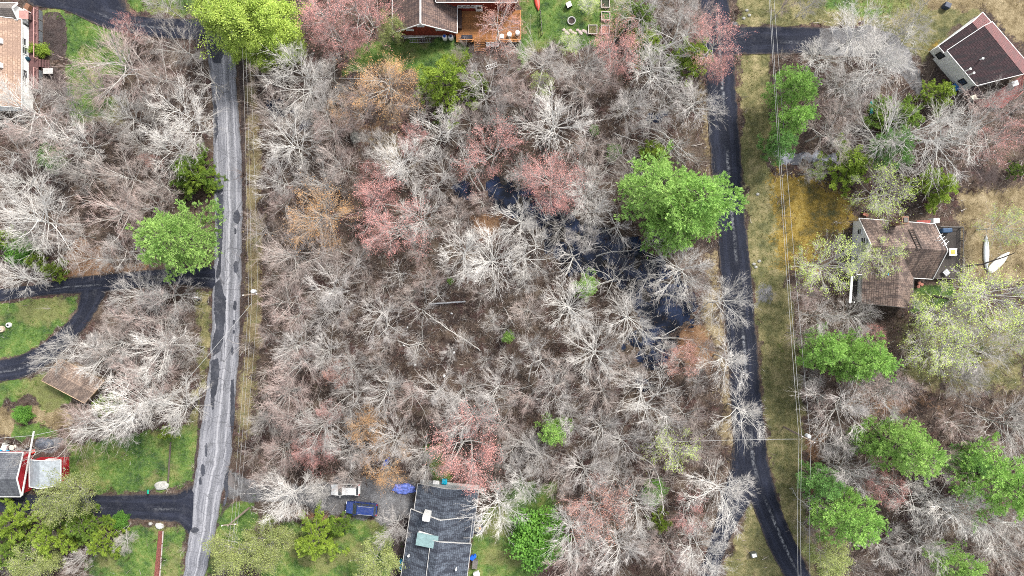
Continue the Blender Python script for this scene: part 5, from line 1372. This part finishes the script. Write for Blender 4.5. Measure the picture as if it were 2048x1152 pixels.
for i, (t0, q0_, m0, b0, z, nm) in enumerate((((1537, -30), (1559, 384), (1598, 878), (1597, 1200), 9.0, 'road-side'), ((1539.5, -30), (1562, 384), (1604, 880), (1603, 1200), 9.0, 'middle'), ((1546, -30), (1573, 384), (1622, 890), (1621, 1200), 7.6, 'house-side'))):
    a, b, c = P(*t0, z), P(*m0, z), P(*b0, z)
    wire([(a, b, .5), (b, c, .4)], .021, nm + ' wire of the line along the black road', 'wires along the black road')
wire([(P(1600, 878, 8.4), P(1290, 886, 6.5), .5)], .028, 'service wire crossing the black road into the wood', 'service wires')
wire([(P(503, 607, 8.2), P(325, 815, 6.8), .4)], .032, 'service wire slanting across the patched road from the pole', 'service wires')
wire([(P(325, 816, 6.8), P(67, 871, 4.5), .4), (P(67, 871, 4.5), P(-40, 880, 4.5), .1)], .03, 'service wire running to the crimson house over the white beam', 'service wires')

wire([(P(499, 150, 8.2), P(868, 158, 5.5), .6)], .02, 'service wire crossing the upper wood towards the red house', 'service wires')
gf = place('garden_fence', 1083, 45, 'low weathered fence along the garden lawn beside the red kayak', 'fence')
for i in range(5): MB().box(P(1081 + i * .8, 24 + i * 11, .45), (.12, .12, 1.0)).build('post', M_DKWOOD, gf)
for z_ in (.35, .8): MB().bar(P(1081, 23, z_), P(1084.4, 69, z_), .06, .12).build('rail', M_DKWOOD, gf)
# ---------------------------------------------------------------- boats
def boat(name, label, px0, py0, px1, py1, w, hgt, mat, inverted=True, cat='canoe', cockpit=None, flat=False):
    a, b = P(px0, py0, .3), P(px1, py1, .3); c = (a + b) / 2; d = b - a; L = d.length
    root = tag(empty(name, (c.x, c.y, 0), math.atan2(d.y, d.x)), label, cat)
    vs = []; fs = []; n = 13; m = 8
    for i in range(n):
        t = -1 + 2 * i / (n - 1); wf = max(.03, (1 - abs(t) ** 2.6)) if not flat else max(.2, 1 - max(0, t) ** 2 * .9 - max(0, -t) ** 5 * .5)
        for k in range(m):
            an_ = math.pi * k / (m - 1)
            vs.append((t * L / 2, math.cos(an_) * w / 2 * wf, (.06 + math.sin(an_) * hgt * (.55 + .45 * wf)) if inverted else (.06 + (1 - math.sin(an_)) * 0 + hgt * (1 - math.sin(an_) * (.5 + .4 * wf)))))
    for i in range(n - 1):
        for k in range(m - 1): fs.append((i * m + k, (i + 1) * m + k, (i + 1) * m + k + 1, i * m + k + 1))
    fs += [tuple(range(m)), tuple(range((n - 1) * m, n * m))]
    for i in range(n - 1): fs.append((i * m, i * m + m - 1, (i + 1) * m + m - 1, (i + 1) * m))
    MB().add(vs, fs).build('hull', mat, root, smooth=True)
    if inverted and not cockpit: MB().bar((-L * .42, 0, hgt + .05), (L * .42, 0, hgt + .05), .05, .06).build('keel', mat, root)
    if cockpit:
        for x, l in cockpit:
            MB().lathe((x * L, 0, hgt * .75), [(.5, 0), (.5, hgt * .38), (.42, hgt * .38)], 18, l, w * .62).build('cockpit_rim', M_BLACKP, root)
            MB().lathe((x * L, 0, hgt * .8), [(.40, 0), (.40, hgt * .34)], 18, l, w * .6).build('seat', M('seat_foam', (.12, .09, .08), .9), root)
    return root
M_HULL = M('white_fibreglass', (.66, .70, .72), .4, .08, 2)
boat('white_canoe', 'slim white canoe lying upside down on dry grass', 1974, 470, 1974, 540, .88, .4, M_HULL)
boat('white_rowboat', 'broad white rowing boat upturned beside the slim canoe', 1979, 544, 2019, 505, 1.35, .38, M('warm_white_fibreglass', (.70, .68, .64), .45, .1, 2), flat=True, cat='rowing boat')
boat('blue_kayak', 'blue kayak lying on leaves above the gravel parking', 762, 941, 779, 914, .75, .3, M('blue_kayak_plastic', (.02, .07, .42), .4), cockpit=[(-.12, 1.2)], cat='kayak')
boat('red_kayak', 'red kayak beside the garden at the photo edge near the red house', 1077, 21, 1071, -22, .85, .34, M('coral_kayak_plastic', (.66, .10, .07), .4), cat='kayak')
boat('teal_canoe', 'teal canoe lying in the brush between the bare trees', 1743, 232, 1743, 202, .75, .35, M_TEAL)

# crumpled tarp over wood
def lump(name, label, cat, px, py, sx, sy, h, mat, seed=0, rz=0.0, n=18):
    r_ = random.Random(seed); c = P(px, py, h * .4)
    root = empty(name, (c.x, c.y, -.05), rz)
    vs = []; fs = []
    rings = [(1, 0), (.96, .35), (.82, .72), (.5, .95), (.18, 1.0)]
    jit = [1 + r_.uniform(-.16, .16) for _ in range(n)]
    for rr, zz in rings:
        for k in range(n):
            t = 6.2832 * k / n; j = jit[k] * (1 + r_.uniform(-.06, .06))
            vs.append((sx * rr * j * math.cos(t), sy * rr * j * math.sin(t), h * zz * (1 + r_.uniform(-.12, .12))))
    for i in range(len(rings) - 1):
        for k in range(n): fs.append((i * n + k, i * n + (k + 1) % n, (i + 1) * n + (k + 1) % n, (i + 1) * n + k))
    fs.append(tuple((len(rings) - 1) * n + k for k in range(n)))
    COL.objects.unlink(root); bpy.data.objects.remove(root)
    o = mesh_obj(name, vs, fs, mat, None, False)
    o.location = (c.x, c.y, -.06); o.rotation_euler = (0, 0, rz)
    return tag(o, label, cat)
lump('blue_tarp', 'periwinkle blue tarp spread over a low mound by the gravel', 'tarp', 808, 978, 1.75, .85, .5, M('periwinkle_tarp', (.16, .22, .62), .5, .45, 2.5), 3, -.05)
lump('pale_boulder', 'flat pale boulder at the lawn corner by the lower driveway', 'boulder', 322, 972, 1.1, .75, .55, M_ROCK, 4, .3)
lump('pale_boulder', 'white rounded boulder at the top of the red mulch strip', 'boulder', 318, 1053, .65, .45, .5, M('white_rock', (.45, .445, .42), .9, .15, 2), 5, -.4)
lump('pale_boulder', 'little white stone beside the white rounded boulder', 'boulder', 300, 1048, .3, .25, .25, M_ROCK, 6)
lump('mossy_boulder', 'grey-green mossy boulder among bare trees below the orange tree', 'boulder', 709, 274, .75, 1.0, .9, M_DKROCK, 7)
for i, (px, py) in enumerate(((1488, 36), (1499, 30), (1494, 20), (1508, 528), (1519, 522), (1512, 534), (1516, 388))):
    lump('verge_stone', ['pale stone at the driveway mouth off the black road', 'second pale stone at the driveway mouth off the black road', 'third pale stone at the driveway mouth, deepest in the grass', 'pale stone in the verge grass opposite the pond', 'second pale stone in the verge grass opposite the pond', 'lowest pale stone in the verge grass opposite the pond', 'lone pale stone in the verge grass opposite the large pines'][i], 'stone', px, py, .28, .22, .2, M_ROCK, 20 + i)
for i in range(12):
    px = 1128 + i * 4.4 + R.uniform(-1, 1); py = 60 + (i % 3) * 3.2 + R.uniform(-1, 1)
    lump('flat_stone', ['first', 'second', 'third', 'fourth', 'fifth', 'sixth', 'seventh', 'eighth', 'ninth', 'tenth', 'eleventh', 'last'][i] + ' flat pinkish stone of the garden row, counted towards the raised bed', 'stone', px, py, .3, .22, .14, M('pinkish_stone', (.45, .37, .34), .9, .25), 40 + i)['group'] = 'garden stone row'
# white scraps in the clearing
SCR = [(903, 627, .32, 'white plastic bucket lid in the clearing below the grey metal pipe'), (782, 593, .28, 'small white scrap in the brush above the clearing'), (786, 592, .2, 'tan board scrap beside the white scrap above the clearing'), (815, 655, .3, 'pale blue-white scrap at the clearing edge'), (808, 691, .28, 'cyan-white scrap on the dark clearing floor'), (830, 730, .4, 'white rubble piece low in the clearing'), (908, 705, .45, 'white rubble piece in the middle of the clearing'), (888, 752, .45, 'white rubble piece at the lower clearing edge'), (1024, 715, .3, 'small white scrap between the clearing and the pond'), (731, 585, .25, 'tiny white scrap at the wood edge of the clearing'), (832, 793, .42, 'square cream scrap in the wood below the clearing'), (556, 596, .2, 'small dark-edged white scrap by the road-side pole')]
for i, (px, py, s, lab) in enumerate(SCR):
    lump('white_scrap', lab, 'scrap', px, py, s * .6, s * .45, .16, M('white_scrap_plastic', (.72, .73, .72), .6, .15), 80 + i, i * .7, 8)
a, b = P(858, 608, .35), P(931, 603, .5)
tag(MB().tube([a, b], .13, 8).build('metal_pipe', M_STEEL), 'long straight grey metal pipe lying across the clearing', 'pipe')
# ---------------------------------------------------------------- garden things
def open_box(name, label, cat, px, py, s, h, mat, fill, rz=0.0):
    c = P(px, py); root = tag(empty(name, (c.x, c.y, 0), rz), label, cat, 'raised garden beds')
    for x, y, dx_, dy_ in ((0, s / 2, s + .1, .11), (0, -s / 2, s + .1, .11), (s / 2, 0, .11, s - .12), (-s / 2, 0, .11, s - .12)): MB().box((x, y, h / 2), (dx_, dy_, h)).build('board', mat, root)
    MB().box((0, 0, h * .3), (s - .1, s - .1, h * .6)).build('soil', fill, root)
M_BED = M('weathered_bed_boards', (.40, .36, .33), .85, .2)
open_box('raised_bed', 'raised garden bed with dark soil and pale labels at the photo edge', 'garden bed', 1210, 8, 1.25, .35, M_BED, M('garden_soil', (.04, .05, .03), .9, .5))
open_box('raised_bed', 'raised garden bed full of green leaves', 'garden bed', 1211, 33, 1.25, .35, M_BED, M('bed_greens', (.03, .11, .02), .9, .5, 8, bump=.8))
open_box('raised_bed', 'raised garden bed at the end of the garden stone row', 'garden bed', 1185, 60, 1.3, .35, M_BED, M('weedy_soil', (.10, .10, .04), .9, .5, 6))
open_box('raised_bed', 'raised garden bed with reddish soil under red twigs', 'garden bed', 1210, 60, 1.25, .35, M_BED, M('red_soil', (.24, .12, .08), .9, .4, 6))
c = P(1143, 42); fr = tag(empty('fire_ring', (c.x, c.y, 0)), 'round white-rimmed fire ring on the garden lawn', 'fire pit')
rg = MB(); n = 24
for k in range(n): pass
ring = [(.62, 0), (.64, .3), (.52, .32), (.48, .05)]
MB().lathe((0, 0, -.05), ring, 24).build('rim', M_CONC, fr); MB().lathe((0, 0, -.02), [(.46, 0), (.45, .06)], 20).build('ash_bed', M('ash', (.06, .045, .04), .95, .4, 6), fr)
c = P(1137, 13); st_ = tag(empty('garden_stove', (c.x, c.y, 0), .5), 'white-topped black garden box on the lawn above the fire ring', 'box')
MB().box((0, 0, .3), (.75, .7, .7)).build('body', M_BLACKP, st_); MB().add([(-.4, -.35, .68), (.4, -.35, .68), (.4, .35, .95), (-.4, .35, .95), (-.4, -.35, .72), (.4, -.35, .72), (.4, .35, 1.0), (-.4, .35, 1.0)], [(3, 2, 1, 0), (4, 5, 6, 7), (0, 1, 5, 4), (1, 2, 6, 5), (2, 3, 7, 6), (3, 0, 4, 7)]).build('lid', M_WHITE, st_)
for i, px in enumerate((890.5, 902.5)):
    c = P(px, 78); g_ = tag(empty('propane_tank', (c.x, c.y, 0)), ['white propane tank with bright blue cap beside the red wall', 'white propane tank with dark cap beside the deck rail'][i], 'propane tank', 'propane tanks')
    MB().lathe((0, 0, 0), [(.34, 0), (.38, .1), (.38, 1.0), (.32, 1.15), (.2, 1.22)], 18).build('cylinder', M_WHITE, g_, smooth=True)
    MB().lathe((0, 0, 1.2), [(.2, 0), (.2, .16), (.16, .2)], 14).build('cap', M_BLUE if i == 0 else M('dark_blue_plastic', (.03, .05, .12), .5), g_)
def ladder(label, ax_, ay_, bx_, by_, w, mat, n):
    a, b = P(ax_, ay_, .15), P(bx_, by_, .15); root = tag(empty('ladder', (0, 0, 0)), label, 'ladder')
    d = (b - a).normalized(); s = d.cross(Vector((0, 0, 1))).normalized() * w / 2
    for q in (-1, 1): MB().bar(a + s * q, b + s * q, .07, .08).build('side_rail', mat, root)
    for i in range(n): q = a.lerp(b, (i + .5) / n); MB().bar(q - s, q + s, .05, .05).build('rung', mat, root)
ladder('pale metal ladder lying on the lawn along the red wall', 818, 82, 862, 81, .5, M_METAL, 9)
ladder('short whitish ladder lying in brush below the deck steps', 972, 136, 995, 128, .55, M_WHITE, 6)
tag(MB().tube([P(808, 76, .12), P(850, 74, .12)], .07, 8).build('white_pipe', M_WHITE), 'white pipe lying between the red wall and the metal ladder', 'pipe')
for i in range(3):
    c = P(976 + i * 9, 92); ch_ = tag(empty('white_chair', (c.x, c.y, 0), R.uniform(-.1, .1)), ['white plastic chair closest to the deck steps', 'middle one of three white plastic chairs below the deck', 'white plastic chair furthest from the deck steps'][i], 'chair', 'white plastic chairs')
    MB().box((0, 0, .42), (.5, .5, .05)).build('seat', M_WHITE, ch_); MB().box((0, .25, .68), (.5, .05, .5)).build('backrest', M_WHITE, ch_)
    for x, y in ((-.2, -.2), (.2, -.2), (.2, .2), (-.2, .2)): MB().box((x, y, .18), (.05, .05, .48)).build('leg', M_WHITE, ch_)
    for x in (-.25, .25): MB().bar((x, -.22, .62), (x, .22, .62), .06, .04).build('armrest', M_WHITE, ch_)
tag(MB().box(P(934, 75, 1.0), (1.7, .65, .75)).build('covered_couch', M('black_cover', (.015, .016, .028), .6), bevel=.12), 'black covered couch against the front rail of the orange deck', 'couch')
tag(MB().box(P(919, 40, 1.0), (.7, 2.8, .8)).build('covered_bench', M('dark_brown_cover', (.045, .025, .022), .7), bevel=.08), 'dark long bench on the orange deck beside the brown roof', 'bench')
for i, (px, py) in enumerate(((1004, 76), (1019, 72), (1035, 69))): tag(MB().lathe(P(px, py, .6), [(.28, 0), (.32, .3), (.1, .9), (.34, .92), (.34, .97)], 14).build('bistro_table', M_WHITE), ['white bistro table on the deck under the salmon tree, by the trunk', 'middle white bistro table on the deck under the salmon tree', 'white bistro table in the outer deck corner under the salmon tree'][i], 'table', 'white bistro tables')
tag(MB().box(P(1893, 12, .5), (.95, .8, 1.0), -.4).build('dark_bin', M('navy_plastic', (.03, .04, .07), .5), bevel=.08), 'dark navy bin standing alone in dry grass near the maroon-roofed house', 'bin')
def mailbox(label, px, py, mat, rz):
    c = P(px, py, .9); o = tag(empty('mailbox', (c.x, c.y, 0), rz), label, 'mailbox')
    MB().box((0, 0, .45), (.1, .1, .95)).build('post', M_DKWOOD, o)
    MB().tube([(-.28, 0, 1.02), (.28, 0, 1.02)], .15, 12).build('box', mat, o)
    MB().box((0, -.17, 1.12), (.05, .03, .2)).build('flag', M_REDP, o)
mailbox('white mailbox on the verge across the patched road from the pole', 393, 595, M_WHITE, 0); mailbox('dark mailbox beside the white one across the road from the pole', 398, 600, M_BLACKP, .5)
mailbox('green mailbox at the edge of the lower driveway', 297, 983, M('green_paint', (.0, .3, .18), .5), 1.57)
ub = tag(empty('utility_box', tuple(P(1505, 1107)), .2), 'grey utility cabinet with white lid in the grass wedge between black roads', 'cabinet')
MB().box((0, 0, .4), (.9, .7, .9)).build('cabinet', M('dark_green_grey', (.10, .11, .10), .7), ub, bevel=.03); MB().box((0, 0, .88), (.6, .5, .06)).build('lid', M_WHITE, ub)
for i, (px, py, s) in enumerate(((19, 650, .38), (4, 658, .5))):
    c = P(px, py); w_ = tag(empty('well_cover', (c.x, c.y, 0)), ['white round well cover on the grass island', 'tan round well cover beside the white one on the grass island'][i], 'well cover')
    MB().lathe((0, 0, -.1), [(s, 0), (s, .4), (s * .9, .45)], 18).build('ring', M_WHITE if i == 0 else M('tan_concrete', (.45, .36, .27), .8), w_); MB().lathe((0, 0, .35), [(s * .4, 0), (s * .4, .14)], 14).build('lid', M_BLACKP if i == 0 else M_CONC, w_)
pts = [P(341 - i * .6, 884 + i * 10, .14) for i in range(9)]
for i in range(4): tag(MB().tube([pts[2 * i] + Vector((R.uniform(-.04, .04), 0, 0)), pts[2 * i + 2]], .13, 8).build('edging_log', M('dark_log_bark', (.085, .07, .06), .9, .3, 3)), ['edging log by the yellow-green bush on the crimson house lawn', 'second edging log down from the yellow-green bush', 'third edging log down from the yellow-green bush', 'edging log that ends at the flat pale boulder'][i], 'log', 'lawn edging logs')
mu = tag(slab(None, 'mulch_bed', [P(317, 1062, .05), P(326, 1062, .05), P(319, 1165, .05), P(307, 1165, .05)], .15, M('red_mulch', (.16, .055, .045), .95, .5, 8, bump=.8)), 'narrow red-brown mulch bed beside the patched road lawn', 'mulch bed')
for i in range(4): tag(MB().bar(P(326.5 - i * 1.9, 1062 + i * 26, .1), P(324.8 - i * 1.9, 1086 + i * 26, .1), .12, .2).build('edging_board', M_BED), ['uppermost pale edging board of the red mulch bed', 'second pale edging board of the red mulch bed', 'third pale edging board of the red mulch bed', 'lowest pale edging board of the red mulch bed'][i], 'board', 'mulch bed edging boards')
# round clipped shrub by the tan-roofed house
sh = tag(empty('clipped_shrub', (*P(78, 100, .8).xy, 0)), 'clipped oval bright green shrub beside the red-brown deck', 'shrub')
part('stem', SHRUB[0][0], BARK['d'], sh); part('foliage', SHRUB[0][1], LEAF['C'], sh); sh.scale = (1.35, .85, .9)

# ---------------------------------------------------------------- dead, bent and fallen trunks
def pole_tree(label, pts, r0, r1, twigs, mat='W', name='fallen_trunk', cat='fallen tree', reach=1.1):
    g = Grow(); rg_ = random.Random(len(TREES) + len(label) + int(pts[0].x * 7))
    fine = catmull([tuple(p) + (0,) for p in pts], .5)[:, :3] if len(pts) > 2 else np.linspace(tuple(pts[0]), tuple(pts[1]), 6)
    if len(fine) > 26: fine = fine[::len(fine) // 20]
    fine = [f + np.array((rg_.gauss(0, .05), rg_.gauss(0, .05), 0)) for f in fine]
    g.branch(fine, r0 * .8, r1 * .8, 6, 0, .3)
    t = Grow()
    for i in range(twigs):
        tt = rg_.uniform(.3, 1); p, d = at_t(fine, min(tt, .999)); L = rg_.uniform(.5, 1.5) * reach
        q = curve_pts(p, off_dir(d, math.radians(rg_.uniform(20, 55)), rg_.uniform(0, 6.28), rg_), L, 3, .12, .03, rg_)
        t.branch(q, .028, .008, 3, .4, .9)
        for k in range(5):
            p2, d2 = at_t(q, rg_.uniform(.3, .99)); t.branch(curve_pts(p2, off_dir(d2, .7, rg_.uniform(0, 6.28), rg_), L * .4, 2, .1, .02, rg_), .015, .005, 3, .7, 1)
    c = Vector(fine[0]); root = tag(empty(name, (c.x, c.y, 0)), label, cat)
    for nm, gg in (('trunk', g), ('branches', t)):
        if not gg.v: continue
        o = part(nm, gg.mesh(nm), BARK[mat], root); o.matrix_parent_inverse = Matrix.Translation((-c.x, -c.y, 0))
V = lambda *a: [P(*q) for q in a]
D_ = [
 ('outermost whitish birch bent in a long arc above the large pines', V((1256, 267, .0), (1282, 255, 3), (1320, 262, 5.5), (1350, 285, 6), (1385, 322, 5)), .10, .03, 26),
 ('second whitish birch bent in an arc above the large pines', V((1262, 268, .0), (1295, 266, 3), (1330, 282, 5), (1360, 312, 5)), .09, .03, 24),
 ('third whitish birch bent in an arc, closest to the yellow-green conifer', V((1275, 272, .0), (1310, 276, 2.5), (1345, 305, 4.5), (1372, 330, 4.5)), .08, .03, 20),
 ('thin whitish trunk slanting towards the yellow-green conifer above the pines', V((1230, 268, .1), (1270, 280, 1.2), (1312, 296, 2)), .09, .05, 4),
 ('curved whitish sapling hanging over brush beside the large pines', V((1195, 300, 0), (1215, 304, 1.6), (1240, 322, 2.2), (1253, 338, 1.8)), .08, .04, 4),
 ('pale dead tree leaning across the clearing below the grey metal pipe', V((960, 702, 0), (930, 680, 1.5), (890, 655, 3), (849, 624, 4.6)), .13, .05, 20),
 ('pale upright dead stem left of the grey metal pipe in the clearing', V((853, 606, 0), (849, 575, 2.5), (852, 540, 4.2)), .08, .04, 8),
 ('pale dead stem standing low in the clearing', V((845, 684, 0), (844, 660, 1.6), (845, 634, 3)), .09, .05, 5),
 ('thin pale fallen stem across dark ground in the clearing', V((795, 681, .2), (820, 690, .3), (845, 684, .3)), .09, .06, 5),
 ('curved thin tree arching over the clearing near the small bright pine', V((1008, 615, 0), (1022, 640, 1.8), (1030, 655, 2.4)), .08, .04, 6),
 ('long pale branch lying on the wood floor above the lower clearing edge', V((757, 762, .3), (800, 764, .4), (830, 762, .5)), .09, .04, 8),
 ('bleached trunk fallen across the pond towards the black road', V((1190, 512, .15), (1220, 504, .3), (1262, 500, .5), (1300, 480, .9)), .14, .05, 14),
 ('thin bleached trunk lying in the lower pond', V((1270, 715, .1), (1292, 703, .25)), .09, .06, 2),
 ('bleached fallen trunk reaching from the lower pond to dry leaves', V((1305, 676, .15), (1345, 676, .3), (1385, 680, .5)), .12, .05, 8),
 ('second bleached fallen trunk slanting below the lower pond arm', V((1308, 696, .15), (1340, 710, .3), (1362, 722, .5)), .12, .05, 6),
 ('short bleached trunk slanting up from the pond to the leaf bank', V((1325, 672, .1), (1358, 653, .4)), .09, .06, 1),
 ('whitish leaning tree with a side fan of twigs below the pond', V((1058, 762, 0), (1062, 735, 2.5), (1080, 700, 5), (1092, 680, 6.5)), .13, .04, 24),
 ('long curved pale stem in the wood below the clearing', V((1000, 774, .2), (1045, 776, .8), (1075, 762, 1.2)), .10, .04, 6),
 ('pale crooked trunk lying below the white rubble', V((935, 776, .2), (975, 770, .5), (1010, 782, .6)), .09, .04, 5),
 ('bare forked tree leaning from the dark gap below the clearing', V((880, 842, 0), (895, 815, 2), (905, 782, 4)), .09, .04, 8),
 ('dark straight dead trunk standing above the pale orange tree', V((712, 444, 0), (700, 412, 3), (690, 386, 5.5)), .16, .10, 2),
 ('pale dead trunk slanting beside the red-budding tree over the pond tip', V((968, 382, 0), (950, 345, 3.5), (932, 310, 6.5)), .15, .07, 10),
 ('second pale dead trunk slanting over the pond tip', V((960, 384, 0), (940, 352, 3), (922, 300, 6)), .12, .05, 8),
 ('broken bare stem slanting through the wood by the lower pines', V((1260, 905, 0), (1300, 925, 2.0), (1320, 965, 4), (1327, 1030, 6)), .11, .05, 10),
 ('thick grey leaning trunk ending at the deep green pines near the power line', V((1636, 1026, 0), (1600, 1000, 2.5), (1582, 975, 3.5)), .10, .04, 10),
 ('dark thick trunk leaning over the canoes', V((1916, 534, 0), (1955, 530, 1.8), (1985, 522, 3.5), (2030, 505, 6)), .2, .08, 8),
 ('dark leaning trunk on the leafy slope near the photo corner', V((1930, 810, 0), (1975, 825, 3), (2010, 850, 6)), .16, .07, 12),
 ('dark thick trunk reaching into the yellow-green trees below the deck', V((1868, 592, 0), (1905, 600, 3), (1945, 625, 6), (1985, 665, 8)), .28, .09, 8),
 ('fallen branch on the lawn below the lower driveway', V((212, 1084, .2), (235, 1065, .4), (255, 1052, .5)), .08, .04, 4),
 ('forked fallen branch beside the other branch on the lower lawn', V((256, 1086, .1), (252, 1070, .3), (256, 1053, .5)), .08, .04, 3),
]
for lab, pts, r0, r1, n in D_:
    bent = any(p.z > 2 for p in pts)
    dark = lab.startswith('dark')
    pole_tree(lab.replace(' left of ', ' beside '), pts, r0, r1, n, 'd' if dark else 'w', 'leaning_trunk' if bent else 'fallen_trunk', 'tree' if bent else 'fallen tree')

# ---------------------------------------------------------------- labels that single out each tree: counted outwards from a landmark
LM = [('the red house gable', 845, 60), ('the orange deck', 970, 60), ('the raised garden beds', 1200, 45), ('the propane tanks', 896, 90), ('the tan-roofed house', 20, 110), ('the upper mulch bed', 110, 75),
 ('the upper driveway mouth', 400, 60), ('the maroon-roofed house', 1940, 130), ('the pale gravel drive', 1750, 90), ('the teal canoe', 1743, 216), ('the lone navy bin', 1893, 12), ('the mustard moss patch', 1620, 430),
 ('the brown-roofed house chimney', 1810, 440), ('the weathered deck', 1895, 505), ('the brown-roofed house porch', 1700, 580), ('the white canoes', 1985, 515), ('the dark-roofed house ledge', 895, 965), ('the verdigris dormer', 855, 1082),
 ('the heat pump', 960, 1040), ('the white car', 690, 980), ('the blue car', 722, 1020), ('the blue kayak', 768, 928), ('the rain puddle', 462, 962), ('the crimson shed', 95, 945), ('the white beam', 60, 890), ('the tan shed', 150, 760),
 ('the flat pale boulder', 322, 972), ('the red mulch bed', 316, 1110), ('the grass island tip', 155, 592), ('the roadside mailboxes', 395, 597), ('the pole by the patched road', 510, 605), ('the mossy boulder', 709, 274), ('the upper pond tip', 990, 385),
 ('the middle of the pond', 1200, 500), ('the lower pond arm', 1305, 720), ('the road-side pond bank', 1400, 610), ('the long metal pipe', 893, 605), ('the white rubble', 908, 705), ('the cream square scrap', 832, 793), ('the bent birches', 1320, 285),
 ('the side driveway mouth', 1468, 80), ('the black road gravel apron', 1530, 590), ('the pole by the black road', 1612, 882), ('the black road fork', 1500, 1000), ('the utility cabinet', 1505, 1107), ('the stream', 1620, 315), ('the leafy slope trunk', 1930, 812),
 ('the fallen pond trunk', 1240, 503), ('the patched road dark seal', 436, 640), ('the lone verge stone', 1516, 388), ('the green mailbox', 297, 983), ('the edging logs', 339, 925), ('the black road wire end', 1600, 1120), ('the single orange tree', 768, 160)]
ORD = ['first', 'second', 'third', 'fourth', 'fifth', 'sixth', 'seventh', 'eighth', 'ninth', 'tenth', 'eleventh', 'twelfth', 'thirteenth', 'fourteenth', 'fifteenth']
bucket = {}
for root, k, px, py, r in TREES:
    lm = min(LM, key=lambda l: math.hypot(l[1] - px, l[2] - py))
    sz = 'small ' if r < 34 else 'large ' if r >= 64 else ''
    bucket.setdefault((lm[0], sz + PHR[k]), []).append((math.hypot(lm[1] - px, lm[2] - py), root, k))
CATN = {'S': 'shrub'}
for (lmn, ph), items in bucket.items():
    items.sort(key=lambda t: t[0])
    for i, (d, root, k) in enumerate(items):
        lab = (ph + ' growing beside ' + lmn) if len(items) == 1 and d < 60 else (ph + ' standing out from ' + lmn) if len(items) == 1 else ORD[i] + ' ' + ph + ' counting outward from ' + lmn
        tag(root, lab, CATN.get(k, 'tree'), GRP[k])
